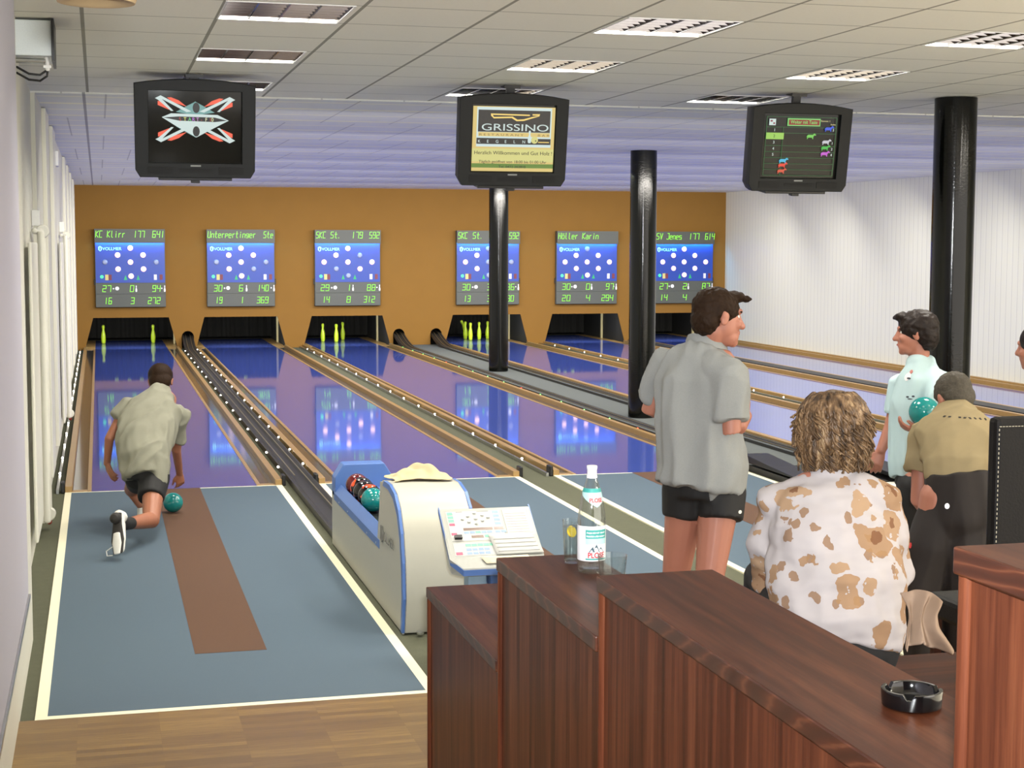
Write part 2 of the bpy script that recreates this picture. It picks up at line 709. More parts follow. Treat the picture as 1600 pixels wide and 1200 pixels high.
YN = 7.41
ap = thing('lane_approach', 'x', 'approach', (LC[0], YN, 0), group='blue-grey approach mats')
ap['label'] = 'blue-grey approach mat with brown run strip under the bending bowler'
L = Y0 - YN
bm = BM(); box(bm, -0.89, 0.89, 0.05, L - 0.03, -0.012, -0.002)
obj('mat', bm, M_MAT, ap, True)
bm = BM(); box(bm, -0.165, 0.215, 1.02, L - 0.005, -0.012, -0.0005)
obj('run_strip', bm, M_RUN, ap, True)
for s in (-1, 1):
    bm = BM(); box(bm, min(s * .89, s * .945), max(s * .89, s * .945), 0, L - .002, -0.012, -0.0012)
    obj('side_line', bm, M_CREAM, ap, True)
bm = BM(); box(bm, -0.89, 0.89, 0.0, 0.05, -0.012, -0.0012)
obj('edge_line', bm, M_CREAM, ap, True)
bm = BM(); box(bm, -0.89, -0.165, L - 0.03, L - .002, -0.012, -0.0012); box(bm, 0.215, 0.89, L - 0.03, L - .002, -0.012, -0.0012)
obj('foul_line', bm, M_CREAM, ap, True)
alab = ['', 'blue-grey approach mat right of the white ball return console', 'blue-grey approach mat behind the standing man in black shorts',
        'blue-grey approach mat beside the man in light blue, fourth from the left']
for k in range(1, 4):
    copy_tree(ap, (LC[k], YN, 0), alab[k])

# ------------------------------------------------------------------ ball tracks
M_TRACK = plain('black_rubber_track', (34, 33, 30), 0.5, var=0.2, vs=14)
M_RAIL = plain('brass_rail', (150, 138, 104), 0.35, 0.8)


def track(x, label, y_start, r_end):
    t = thing('ball_return_track', label, 'ball track', (x, y_start, 0), group='black ball return tracks')
    n = 14
    prof = [(y_start, 0.0)] + [(31.9 + 1.36 * k / n, 0.21 * (k / n) ** 1.8) for k in range(n + 1)] + [(33.6, 0.24)]
    bm = BM()
    rows = []
    for y, z in prof:
        rows.append([bm.verts.new(p) for p in ((x - .11, y, z + .045), (x - .095, y, z + .045), (x - .045, y, z + .008), (x + .045, y, z + .008), (x + .095, y, z + .045), (x + .11, y, z + .045),
                                               (x + .11, y, z - .03), (x - .11, y, z - .03))])
    for A, B in zip(rows, rows[1:]):
        for k in range(8):
            bm.faces.new((A[k], A[(k + 1) % 8], B[(k + 1) % 8], B[k]))
    bm.faces.new(rows[0]); bm.faces.new(rows[-1][::-1])
    bmesh.ops.recalc_face_normals(bm, faces=bm.faces[:])
    obj('channel', bm, M_TRACK, t)
    for s, ys in ((-1, Y0 + 0.2), (1, r_end)):
        bm = BM()
        sweep(bm, [(x + s * .045, max(y, ys), z + .052) for y, z in prof if True], 0.0055, 6)
        obj('rail', bm, M_RAIL, t)
    bm = BM()
    box(bm, x - .140, x - .130, YB + .031, YB + .55, -.03, .45); box(bm, x + .130, x + .140, YB + .031, YB + .55, -.03, .45)
    box(bm, x - .140, x + .140, YB + .54, YB + .55, -.03, .45); box(bm, x - .140, x + .140, YB + .031, YB + .55, .44, .45)
    obj('tunnel', bm, M_PIT, t)
    return t


track(TRX[0], 'black ball return track between the two leftmost lanes', 11.3, 11.4)
track(TRX[1], 'black ball return track left of the black columns', 12.9, 13.3)
track(TRX[2], 'black ball return track right of the black columns', 12.9, 13.3)
bm = BM(); box(bm, 11.31, 11.59, Y0, YB, -0.02, 0.058)
o = obj('ball_return_track', bm, M_TRACK, bevel=0.01)
tag(o, 'dark covered track between the fifth and the rightmost lane', 'ball track', 'black ball return tracks')
# covers of the tracks at the foul line of the third and fourth lane
for x, y0, y1, lb in ((TRX[1] + .02, 13.1, 14.4, 'black sloping track cover left of the dark trough by the woman'), (TRX[2] + 0.13, 12.6, 14.2, 'black box cover of the track below the walking man in light blue')):
    bm = BM()
    prism(bm, [(y0, 0.062), (y1, 0.062), (y1 - 0.1, 0.14), (y0 + 0.55, 0.10), (y0, 0.075)], 'x', x - 0.13, x + 0.13)
    o = obj('track_cover', bm, M_BLACK, bevel=0.006)
    tag(o, lb, 'track cover', 'track covers')

# carpet strip rails and marker lamps
M_LAMP = glow('lamp_white', (255, 246, 226), 14)
M_LAMPG = glow('lamp_green', (120, 235, 110), 4)
M_LAMPR = glow('lamp_red', (255, 70, 40), 4)
for x, lb in ((4.062, 'bright metal rail along the carpet strip between second and third lane'), (9.29, 'thin metal rail between the fourth and fifth lane'),
              (-0.388, 'thin metal rail along the foot of the left wall')):
    bm = BM(); box(bm, x - .012, x + .012, Y0, YB - 0.02, -0.012, 0.022)
    o = obj('lamp_rail', bm, M_STEEL)
    tag(o, lb, 'rail', 'lamp rails')
proto = {}


def lamps(x, z, ys, label, group, mats=(M_LAMP,), r=0.0105):
    for i, y in enumerate(ys):
        m = mats[i % len(mats)]
        if m.name not in proto:
            b = BM(); ball(b, (0, 0, 0), r, 10, 6)
            o = obj('marker_lamp', b, m, smooth=True)
            proto[m.name] = o
        else:
            o = proto[m.name].copy(); COL.objects.link(o)
        o.location = (x, y, z)
        WM[o.name] = Matrix.Translation(o.location)
        tag(o, label, 'lamp', group)


YS = [16.30 + 1.053 * k for k in range(16)]
lamps(4.062, 0.036, [15.2] + YS, 'small white lamp on the rail of the carpet strip between second and third lane', 'lamps between second and third lane')
lamps(1.632, 0.030, [15.2] + YS, 'small white lamp on the left edge of the track between the two leftmost lanes', 'lamps left of the first ball track')
lamps(1.872, 0.055, [15.2] + YS, 'small white lamp on the right edge of the track between the two leftmost lanes', 'lamps right of the first ball track')
lamps(6.030, 0.040, YS, 'dim coloured lamp along the right curb of the third lane', 'coloured lamps right of the third lane', (M_LAMPG, M_LAMPR, M_LAMPG, M_LAMPG, M_LAMPG))
lamps(9.29, 0.036, [y for y in YS if y > 17], 'small white lamp on the rail between the fourth and fifth lane', 'lamps between fourth and fifth lane')
lamps(-0.388, 0.036, [15.2] + YS, 'small white lamp along the foot of the left wall', 'lamps along the left wall')

# ------------------------------------------------------------------ columns
M_COL = plain('black_glossy_paint', (9, 10, 8), 0.11, var=0.3, vs=40, bump=0.12, bs=60, spec=0.32)
cl = ['farthest black round column, in front of the fourth scoreboard', 'middle black round column beside the standing man', 'nearest black round column at the right, behind the man in light blue']
for k, y in enumerate((26.10, 18.735, 11.33)):
    bm = BM()
    lathe(bm, [(0, 0.01), (0.165, 0.01), (0.165, ZC - 0.004), (0, ZC - 0.004)], 40, (6.555, y, 0))
    o = obj('column', bm, M_COL, smooth=True)
    tag(o, cl[k], 'column', 'black columns')

# ------------------------------------------------------------------ pin pits, pins
M_PITP = plain('pit_post_cream', (188, 176, 132), 0.6)
M_CURT = plain('pit_curtain', (24, 23, 20), 0.9, var=0.3, vs=10)


def pit():
    t = thing('pin_pit', 'dark pin pit of the lane', 'pin pit', (LC[0], YB, 0), group='dark pin pits')
    bm = BM()
    for x0, x1, y0, y1, z0, z1 in ((-.965, -0.955, .62, 3.6, -.06, 1.4), (0.955, .965, .62, 3.6, -.06, 1.4), (-.965, -.955, .04, .62, .46, 1.4), (.955, .965, .04, .62, .46, 1.4), (-.935, -.93, .04, .62, -.06, .46), (.93, .935, .04, .62, -.06, .46), (-.965, .965, 3.6, 3.65, -.06, 1.4), (-.965, .965, .04, 3.6, 1.38, 1.42)):
        box(bm, x0, x1, y0, y1, z0, z1)
    obj('pit_casing', bm, M_PIT, t, True)
    bm = BM()
    n = 40
    rows = [[bm.verts.new((-0.95 + 1.9 * k / n, 3.2 + 0.03 * sin(k * 1.7), z)) for k in range(n + 1)] for z in (0.05, 1.38)]
    for k in range(n):
        bm.faces.new((rows[0][k], rows[0][k + 1], rows[1][k + 1], rows[1][k]))
    obj('pit_curtain', bm, M_CURT, t, True)
    for s in (-1, 1):
        bm = BM(); box(bm, s * .93 - .02, s * .93 + .02, 1.68, 1.74, 0.0, 1.37)
        obj('pit_post', bm, M_PITP, t, True)
    bm = BM(); box(bm, -0.72, 0.72, 0.0, 2.95, -0.06, 0.0)
    obj('pin_deck', bm, M_LANE, t, True)
    bm = BM(); box(bm, -0.95, -0.72, 0.06, 3.1, -0.05, 0.0); box(bm, 0.72, 0.95, 0.06, 3.1, -0.05, 0.0)
    obj('side_deck', bm, M_CURB, t, True)
    return t


p0 = pit()
tag(p0, 'dark pin pit with two standing lime pins, leftmost of the pits')
plab = ['', 'dark empty pin pit below the second scoreboard from the left', 'dark pin pit with three standing lime pins', 'dark pin pit crowded with lime pins, behind the farthest column',
        'dark empty pin pit left of the middle black column', 'dark empty pin pit right of the middle black column']
for k in range(1, 6):
    copy_tree(p0, (LC[k], YB, 0), plab[k])
for c in LC:
    area('pit_lamp', (c, YB + 0.10, 0.71), (0, 1, -0.45), 1.3, 0.08, 30, (1.0, 1.0, 0.92))

M_PIN = plain('lime_pin_plastic', (196, 224, 52), 0.3, var=0.03)
bm = BM()
lathe(bm, [(0, 0), (0.033, 0), (0.040, 0.01), (0.049, 0.08), (0.050, 0.13), (0.047, 0.18), (0.036, 0.235), (0.026, 0.275), (0.024, 0.30), (0.030, 0.335), (0.0335, 0.362), (0.030, 0.385), (0.018, 0.398), (0, 0.402)], 20)
pin0 = obj('bowling_pin', bm, M_PIN, smooth=True, angle=180)
used = [False]


def pin(x, y, z=0.0, label='', rot=None, group='standing lime pins'):
    o = pin0 if not used[0] else pin0.copy()
    if used[0]:
        COL.objects.link(o)
    used[0] = True
    o.location = (x, y, z + 0.001)
    if rot:
        o.rotation_euler = rot
    tag(o, label, 'bowling pin', group)


PX_, PY_ = 0.262, 34.72
D = {'front': (0, 0), 'fl': (-1, 1), 'fr': (1, 1), 'l': (-2, 2), 'c': (0, 2), 'r': (2, 2), 'bl': (-1, 3), 'br': (1, 3), 'b': (0, 4)}


def at(k, nm, label, **kw):
    dx, dy = D[nm]
    pin(LC[k] - 0.03 + dx * PX_, PY_ + dy * PX_, label=label, **kw)


at(0, 'l', 'lime pin standing at the left corner of the leftmost pit')
at(0, 'r', 'lime pin standing at the right corner of the leftmost pit')
at(2, 'fl', 'left lime pin of the three in the third pit')
at(2, 'front', 'front middle lime pin of the three in the third pit')
at(2, 'br', 'rear right lime pin of the three in the third pit')
at(3, 'front', 'front lime pin of the crowded fourth pit')
at(3, 'fr', 'lime pin right of the front pin in the fourth pit')
at(3, 'c', 'lime pin half hidden behind the front pin of the fourth pit, standing left of it')
at(3, 'r', 'lime pin beside the edge of the farthest column in the fourth pit')
pin(LC[3] - 0.62, 35.3, 0.22, 'lime pin swinging tilted at the left edge of the fourth pit', (0.3, -1.05, 0.2))
pin(LC[3] + 0.14, 35.75, 0.05, 'lime pin tilted behind the front pins of the fourth pit', (0.2, -0.45, 0.0))
for k, nms, w in ((0, ('front', 'fl', 'fr'), 'leftmost'), (4, ('front', 'fl', 'fr', 'c'), 'fifth'), (1, ('front', 'fl', 'fr'), 'second')):
    for nm in nms:
        dx, dy = D[nm]
        pin(LC[k] - 0.03 + dx * PX_, PY_ + dy * PX_, 0.74, 'lime pin hoisted on its cord above the ' + w + ' pit', group='hoisted pins of the %s pit' % w)

# ------------------------------------------------------------------ louvred ceiling lights
M_TUBE = glow('fluorescent_tube', (255, 252, 244), 9)
M_LOUV = plain('mirror_louvre', (150, 148, 150), 0.10, 1.0)
M_LHOUS = plain('white_sheet_metal', (226, 226, 222), 0.4)


def ceiling_light(label):
    t = thing('ceiling_light', label, 'ceiling light', (0, 0, ZC), group='louvred ceiling lights')
    bm = BM()
    w = 0.312
    for x0, x1, y0, y1 in ((-w - .002, -w + .006, -w, w), (w - .006, w + .002, -w, w), (-w, w, -w - .002, -w + .006), (-w, w, w - .006, w + .002)):
        box(bm, x0, x1, y0, y1, -0.003, 0.11)
    box(bm, -w, w, -w, w, 0.105, 0.115)
    obj('housing', bm, M_LHOUS, t, True)
    bm = BM()
    for k in range(5):                                   # lengthwise V blades
        x = -w + .006 + (2 * w - .012) * k / 4
        prism(bm, [(x - .003, 0.0), (x + .003, 0.0), (x + .012, 0.052), (x - .012, 0.052)], 'y', -w + .006, w - .006)
    obj('louvre_blades', bm, M_LOUV, t, True)
    bm = BM()
    for k in range(1, 7):
        y = -w + 2 * w * k / 7
        prism(bm, [(y - .002, 0.004), (y + .002, 0.004), (y + .011, 0.046), (y - .011, 0.046)], 'x', -w + .006, w - .006)
    obj('cross_blades', bm, M_LOUV, t, True)
    for k in range(4):
        x = -w + .006 + (2 * w - .012) * (k + .5) / 4
        bm = BM(); sweep(bm, [(x, -w + .02, .078), (x, w - .02, .078)], 0.013, 8)
        obj('tube', bm, M_TUBE, t, True, smooth=True)
    return t


order = {0: ('left', 'above the left television'), 1: ('middle', 'above the middle television'), 2: ('right', 'above the right television')}
near = ('nearest', 'second', 'farthest')
first = None
for i, (xa, xb) in enumerate(FX):
    for j, (ya, yb) in enumerate(FY):
        lb = 'louvred square ceiling light, %s of the three in the %s row' % (near[j], order[i][0])
        if first is None:
            first = ceiling_light(lb)
            o = first
        else:
            o = copy_tree(first, label=lb)
        o.location = ((xa + xb) / 2, (ya + yb) / 2, ZC)
        area('fixture_lamp', ((xa + xb) / 2, (ya + yb) / 2, ZC + 0.062), (0, 0, -1), 0.56, 0.56, 105, WARM)

# ------------------------------------------------------------------ scoreboards
M_BFRAME = plain('scoreboard_grey', (76, 80, 76), 0.5, var=0.04)
M_BLUE = glow('scoreboard_blue', (26, 76, 205), 0.18, (26, 58, 142))
M_BSTRIP = glow('scoreboard_strip_light', (60, 180, 255), 120)
M_LED = glow('led_green', (150, 255, 70), 1.15, (20, 60, 10))
M_LON = glow('lamp_on', (255, 206, 190), 1.25)
M_LOFF = plain('lamp_off', (142, 152, 186), 0.3)
M_LOGO = glow('logo_pale_green', (150, 240, 205), 0.75)
M_IG = glow('icon_green', (20, 140, 90), 0.7)
M_IGL = glow('icon_bright_green', (60, 220, 140), 0.9)
M_IY = plain('icon_yellow', (206, 190, 120), 0.5)
M_IR = plain('icon_maroon', (110, 44, 60), 0.5)
M_IW = plain('icon_white', (224, 226, 230), 0.5)
BW, BZ0, BZ1 = 1.39, 0.862, 2.448


def pin_outline(h):
    pr = [(0, .09), (.08, .13), (.35, .14), (.5, .10), (.66, .055), (.75, .06), (.88, .09), (.97, .06), (1.0, 0)]
    return [(r * h, z * h) for z, r in pr] + [(-r * h, z * h) for z, r in reversed(pr[:-1])]


def flat(name, pts, mat, parent, y=0.0, d=0.004):
    bm = BM(); prism(bm, pts, 'y', y - d, y)
    return obj(name, bm, mat, parent, True)


def disc(cx, cz, r, n=20):
    return [(cx + r * cos(2 * pi * k / n), cz + r * sin(2 * pi * k / n)) for k in range(n)]


def rect(x0, x1, z0, z1):
    return [(x0, z0), (x1, z0), (x1, z1), (x0, z1)]


HB = BZ1 - BZ0
fx = lambda px: (px - 562.5) / 885 * BW            # board drawing units (885 wide, 980 high) to metres
fz = lambda py: HB / 2 - (py - 88) / 975 * HB


LED = {'K': [[(0, 0), (0, 8)], [(4, 8), (0, 4), (4, 0)]], 'C': [[(4, 8), (0, 8), (0, 0), (4, 0)]], 'l': [[(1, 8), (1, 1), (2, 0), (3, 0)]],
       'i': [[(2, 0), (2, 5)], [(2, 6.5), (2, 7.3)]], 'r': [[(.6, 0), (.6, 5)], [(.6, 3.5), (2.2, 5), (3.6, 5)]], 'U': [[(0, 8), (0, .5), (.5, 0), (3.5, 0), (4, .5), (4, 8)]],
       'n': [[(0, 0), (0, 5)], [(0, 4), (1.5, 5), (3.3, 5), (4, 4.3), (4, 0)]], 't': [[(1.5, 8), (1.5, .7), (2.2, 0), (3.5, 0)], [(0, 5), (3.5, 5)]],
       'e': [[(0, 2.7), (4, 2.7), (4, 4.3), (3.3, 5), (.7, 5), (0, 4.3), (0, .7), (.7, 0), (3.6, 0)]], 'p': [[(0, 0), (0, 5), (3.3, 5), (4, 4.3), (4, 3.2), (3.3, 2.5), (0, 2.5)]],
       'g': [[(4, 2.2), (.7, 2.2), (0, 3), (0, 4.3), (.7, 5), (4, 5), (4, .5), (3.5, 0), (.5, 0)]], 'S': [[(4, 8), (.7, 8), (0, 7.3), (0, 4.8), (.7, 4), (3.3, 4), (4, 3.3), (4, .7), (3.3, 0), (0, 0)]],
       '.': [[(.5, 0), (.5, .7)]], 'H': [[(0, 0), (0, 8)], [(4, 0), (4, 8)], [(0, 4), (4, 4)]],
       '\u00f6': [[(.7, 0), (0, .7), (0, 4.3), (.7, 5), (3.3, 5), (4, 4.3), (4, .7), (3.3, 0), (.7, 0)], [(.8, 6.4), (.8, 7.2)], [(3.2, 6.4), (3.2, 7.2)]],
       'a': [[(.6, 5), (3.3, 5), (4, 4.3), (4, 0)], [(4, 2.8), (.7, 2.8), (0, 2.2), (0, .7), (.7, 0), (4, 0)]], 'V': [[(0, 8), (2, 0), (4, 8)]],
       'J': [[(1, 8), (4, 8), (4, .7), (3.3, 0), (.7, 0), (0, .7)]], 's': [[(4, 5), (0, 5), (0, 2.6), (4, 2.6), (4, 0), (0, 0)]], ' ': [],
       '0': [[(0, 0), (4, 0), (4, 8), (0, 8), (0, 0)]], '1': [[(2, 0), (2, 8)]], '2': [[(0, 8), (4, 8), (4, 4), (0, 4), (0, 0), (4, 0)]], '3': [[(0, 8), (4, 8), (4, 0), (0, 0)], [(.6, 4), (4, 4)]],
       '4': [[(0, 8), (0, 4), (4, 4)], [(4, 8), (4, 0)]], '5': [[(4, 8), (0, 8), (0, 4), (4, 4), (4, 0), (0, 0)]], '6': [[(4, 8), (0, 8), (0, 0), (4, 0), (4, 4), (0, 4)]],
       '7': [[(0, 8), (4, 8), (4, 0)]], '8': [[(0, 0), (4, 0), (4, 8), (0, 8), (0, 0)], [(0, 4), (4, 4)]], '9': [[(4, 4), (0, 4), (0, 8), (4, 8), (4, 0), (0, 0)]]}


def led(name, s, h, x, y, z, width, mat, parent):
    """thin luminous strokes, like the segments of the display"""
    bm = BM()
    ctx = 0
    L_, adv = [], 0
    for ch in s:
        w = 2.2 if ch == '.' else 6.0
        L_ += [[(adv + a, b) for a, b in pl] for pl in LED[ch]]
        adv += w
    x0 = min(p[0] for pl in L_ for p in pl); x1 = max(p[0] for pl in L_ for p in pl)
    kx = (width / (x1 - x0)) if x1 - x0 > .5 else h / 8
    kz = h / 8
    t_ = 0.0062
    for pl in L_:
        for (a, b), (c, d) in zip(pl, pl[1:]):
            p, q = Vector(((a - x0) * kx + b * kz * .10, b * kz)), Vector(((c - x0) * kx + d * kz * .10, d * kz))
            u = (q - p).normalized(); n_ = Vector((-u.y, u.x)) * t_
            p, q = p - u * t_ * .6, q + u * t_ * .6
            prism(bm, [(x + r.x, z + r.y) for r in (p - n_, q - n_, q + n_, p + n_)], 'y', y - .004, y)
    return obj(name, bm, mat, parent, True)


def scoreboard(c, label, header, vals, off, cable):
    t = thing('scoreboard', label, 'scoreboard', (c, YB, (BZ0 + BZ1) / 2), group='illuminated scoreboards')
    w = BW / 2
    bm = BM(); box(bm, -w, w, -0.10, -0.001, -HB / 2, HB / 2)
    obj('housing', bm, M_BFRAME, t, True, bevel=0.006)
    bm = BM(); box(bm, -w, w, -0.17, -0.095, fz(244), HB / 2)
    box(bm, -w, w, -0.174, -0.166, fz(262), fz(244))
    obj('header_panel', bm, M_BFRAME, t, True)
    bm = BM(); box(bm, -w + .012, w - .012, -0.106, -0.098, fz(757), fz(262))
    obj('lamp_panel', bm, M_BLUE, t, True)
    bm = BM(); box(bm, -w + .03, w - .03, -0.162, -0.140, fz(252), fz(246))
    obj('strip_light', bm, M_BSTRIP, t, True)
    for z0, z1 in ((895, 762), (1060, 900)):
        bm = BM(); box(bm, -w + .006, w - .006, -0.108, -0.098, fz(z0), fz(z1))
        obj('score_panel', bm, M_BFRAME, t, True, bevel=0.003)
    y = -0.1065
    for k, (a, b) in enumerate(((565, 325), (405, 412), (725, 412), (245, 500), (565, 500), (890, 500), (408, 587), (728, 587), (570, 675))):
        bm = BM()
        lathe(bm, [(0, -.030), (.040, -.026), (.054, -.008), (.054, 0), (0, 0)], 18, (fx(a), y, fz(b)), axis='y')
        obj('indicator_lamp', bm, M_LOFF if k in off else M_LON, t, True, smooth=True)
    flat('icon', disc(fx(203), fz(682), .034), M_IGL, t, y)
    flat('icon', rect(fx(245), fx(285), fz(725), fz(655)), M_IY, t, y)
    flat('icon', rect(fx(287), fx(326), fz(725), fz(655)), M_IR, t, y)
    for a in (500, 658):
        flat('icon', [(fx(a - 22), fz(722)), (fx(a + 22), fz(722)), (fx(a), fz(660))], M_IG, t, y)
    flat('icon', rect(fx(858), fx(895), fz(722), fz(655)), M_IW, t, y)
    flat('icon', rect(fx(930), fx(968), fz(722), fz(655)), M_IR, t, y)
    # maker's mark: a shield and a word
    flat('logo_mark', [(fx(165), fz(312)), (fx(187), fz(300)), (fx(209), fz(312)), (fx(209), fz(348)), (fx(187), fz(366)), (fx(165), fz(348))], M_LOGO, t, y)
    flat('logo_mark', rect(fx(180), fx(194), fz(352), fz(316)), M_BLUE, t, y - 0.005)
    text('logo_word', 'VOLLMER', 0.086, (fx(216), y - .001, fz(352)), M_LOGO, t, width=fx(455) - fx(216), depth=0.003)
    for s, px, wd in header:
        led('header_text', s, 0.128, fx(px), -0.1705, fz(192), wd / 885 * BW * .93, M_LED, t)
    yy = -0.1095
    for i, (s, px, wd) in enumerate(vals):
        led('score_text', s, 0.124, fx(px), yy, fz(868 if i < 3 else 1020), wd / 885 * BW * .93, M_LED, t)
    flat('icon', disc(fx(392), fz(828), .040), M_IW, t, yy)
    flat('icon', disc(fx(345), fz(830), .016), M_IW, t, yy)
    for px in (632, 992):
        flat('icon', [(fx(px) + a, fz(872) + b) for a, b in pin_outline(0.132)], M_IW, t, yy)
    flat('icon', disc(fx(955), fz(828), .014), M_IW, t, yy)
    bm = BM()
    s = cable * (w + 0.012)
    box(bm, s - .012, s + .012, -0.07, -0.03, fz(785), fz(712))
    obj('plug', bm, M_BLACK, t, True, bevel=0.004)


one = lambda a, b: (a, b)
scoreboard(LC[0], 'illuminated scoreboard above the leftmost pit, its left and right corner lamps dark',
           [('KC', 133, 85), ('Klirr', 277, 232), ('177', 628, 122), ('641', 846, 135)],
           [('27', 208, 108), ('0', 553, 46), ('94', 836, 102), ('16', 248, 72), ('3', 560, 42), ('272', 778, 160)], (3, 5), -1)
scoreboard(LC[1], 'illuminated scoreboard second from the left, long green name in its header',
           [('Unterpertinger', 135, 657), ('Ste', 857, 128)],
           [('30', 208, 108), ('6', 535, 46), ('140', 795, 128), ('19', 245, 68), ('1', 573, 14), ('369', 765, 155)], (3, 5, 7), 1)
scoreboard(LC[2], 'illuminated scoreboard third from the left, above the pit with three pins',
           [('SKC', 135, 132), ('St.', 328, 118), ('179', 632, 130), ('592', 850, 138)],
           [('29', 200, 112), ('1', 580, 14), ('88', 822, 112), ('14', 240, 72), ('8', 545, 48), ('312', 775, 155)], (2, 6, 8), -1)
scoreboard(LC[3], 'illuminated scoreboard partly hidden behind the farthest black column',
           [('SKC', 135, 132), ('St.', 338, 122), ('179', 632, 130), ('592', 850, 138)],
           [('30', 200, 112), ('3', 550, 48), ('96', 822, 112), ('13', 240, 72), ('3', 550, 48), ('390', 775, 155)], (0, 4, 5, 8), 1)
scoreboard(LC[4], 'illuminated scoreboard left of the middle black column, only its top lamp dark',
           [('Höller', 135, 290), ('Karin', 480, 245)],
           [('30', 205, 118), ('0', 552, 52), ('97', 842, 112), ('20', 205, 118), ('4', 552, 52), ('294', 780, 172)], (0,), -1)
scoreboard(LC[5], 'illuminated scoreboard right of the middle black column, all nine lamps lit',
           [('SV', 135, 92), ('Jenes', 285, 235), ('177', 640, 135), ('614', 862, 145)],
           [('27', 205, 118), ('2', 552, 52), ('87', 842, 112), ('14', 232, 85), ('4', 552, 52), ('322', 780, 172)], (), 1)

# ------------------------------------------------------------------ televisions
M_TV = plain('tv_charcoal_plastic', (20, 22, 22), 0.5, spec=0.3, var=0.05)
M_TVD = plain('tv_dark_trim', (12, 13, 13), 0.55, spec=0.3)
M_SCR = plain('tv_screen_glass', (36, 36, 33), 0.12, spec=0.22, var=0.02)
M_TVL = plain('tv_silver_letters', (150, 152, 150), 0.4)


def em(name, c, s=1.0):
    return glow('screen_' + name, c, s, (10, 10, 10))


TVT = radians(9)


def television(x, y, z, label):
    t = thing('television', label, 'television', (x, y, z), group='televisions hanging from the ceiling')
    t.rotation_euler = (TVT, 0, 0)
    register(t)
    w, h = 0.405, 0.335
    # front frame with arched top and a screen opening
    bm = BM()
    top = [(w * cos(a) / 1.0, 0) for a in ()]
    out = [(-w + .03, -h), (w - .03, -h), (w, -h + .05), (w + .004, h - .035)]
    for k in range(9):
        u = 1 - 2 * k / 8
        out.append((u * w, h - .035 + .035 * (1 - u * u)))
    out.append((-w - .004, h - .035)); out.append((-w, -h + .05))
    inn = rect(-.315, .315, -.235, .255)
    fill_holes(bm, out, [inn[::-1]], lambda p: (p[0], 0, p[1]))
    g = bmesh.ops.extrude_face_region(bm, geom=bm.faces[:])
    for v in [e for e in g['geom'] if isinstance(e, bmesh.types.BMVert)]:
        v.co.y += 0.06
    bmesh.ops.recalc_face_normals(bm, faces=bm.faces[:])
    obj('front_frame', bm, M_TV, t, True, bevel=0.008)
    bm = BM()
    loops = []
    for yy, k in ((0.055, 1.0), (0.16, 0.97), (0.30, 0.80), (0.46, 0.52), (0.48, 0.50)):
        loops.append([bm.verts.new((p[0] * k, yy, p[1] * k - (1 - k) * .05)) for p in out])
    n = len(out)
    for A, B in zip(loops, loops[1:]):
        for i in range(n):
            bm.faces.new((A[i], A[(i + 1) % n], B[(i + 1) % n], B[i]))
    bm.faces.new(loops[-1]); bm.faces.new(loops[0][::-1])
    bmesh.ops.recalc_face_normals(bm, faces=bm.faces[:])
    obj('rear_case', bm, M_TVD, t, True, smooth=True, angle=40)
    bm = BM()
    nx, nz = 14, 11
    V = [[bm.verts.new((-.318 + .636 * i / nx, 0.030 - 0.014 * (1 - (2 * i / nx - 1) ** 2 * .6 - (2 * j / nz - 1) ** 2 * .4), -.238 + .496 * j / nz)) for i in range(nx + 1)] for j in range(nz + 1)]
    for j in range(nz):
        for i in range(nx):
            bm.faces.new((V[j][i], V[j][i + 1], V[j + 1][i + 1], V[j + 1][i]))
    obj('screen', bm, M_SCR, t, True, smooth=True)
    for s in (-1, 1):
        bm = BM(); box(bm, s * .24 - .085, s * .24 + .085, -0.004, 0.0, -h + .025, -h + .075)
        obj('speaker_grille', bm, M_TVD, t, True)
    bm = BM(); box(bm, -.115, .115, -0.004, 0.0, -h + .038, -h + .062)
    obj('control_flap', bm, M_TVD, t, True)
    bm = BM(); box(bm, -.035, .035, -0.004, 0.0, -h + .078, -h + .088)
    obj('maker_plate', bm, M_TVL, t, True)
    bm = BM(); box(bm, -.25, .25, 0.03, 0.34, -h - .022, -h - .002); box(bm, -.03, .03, 0.03, 0.09, -h - .04, -h - .02)
    obj('shelf_bracket', bm, M_BLACK, t, True, bevel=0.003)
    bm = BM(); box(bm, -.03, .03, 0.14, 0.18, h - .03, ZC - z - 0.005)
    box(bm, -.06, .06, 0.10, 0.22, ZC - z - .035, ZC - z - 0.012)
    obj('ceiling_mount', bm, M_BLACK, t, True)
    return t


def scr(name, pts, mat, t, lift=0.0):
    bm = BM()
    prism(bm, pts, 'y', 0.0135 - 0.004 - lift, 0.0135 - lift)
    return obj(name, bm, mat, t, True)


TVZ = 2.945
t1 = television(0.66, 11.16, TVZ + .01, 'hanging television with winged red and white start picture on its dark screen')
R_, W_, T_ = em('orange_red', (255, 98, 66), 0.9), em('white', (222, 240, 236), 0.8), em('teal', (130, 186, 182), 0.7)
K_ = plain('screen_black', (16, 16, 16), 0.3)
# picture units: 1440 x 1200 view, centre of the screen at (730, 590)
sx = lambda a: (a - 730) * 0.636 / 975
sz = lambda b: (590 - b) * 0.50 / 735 + 0.01


def sp(pts):
    return [(sx(a), sz(b)) for a, b in pts]


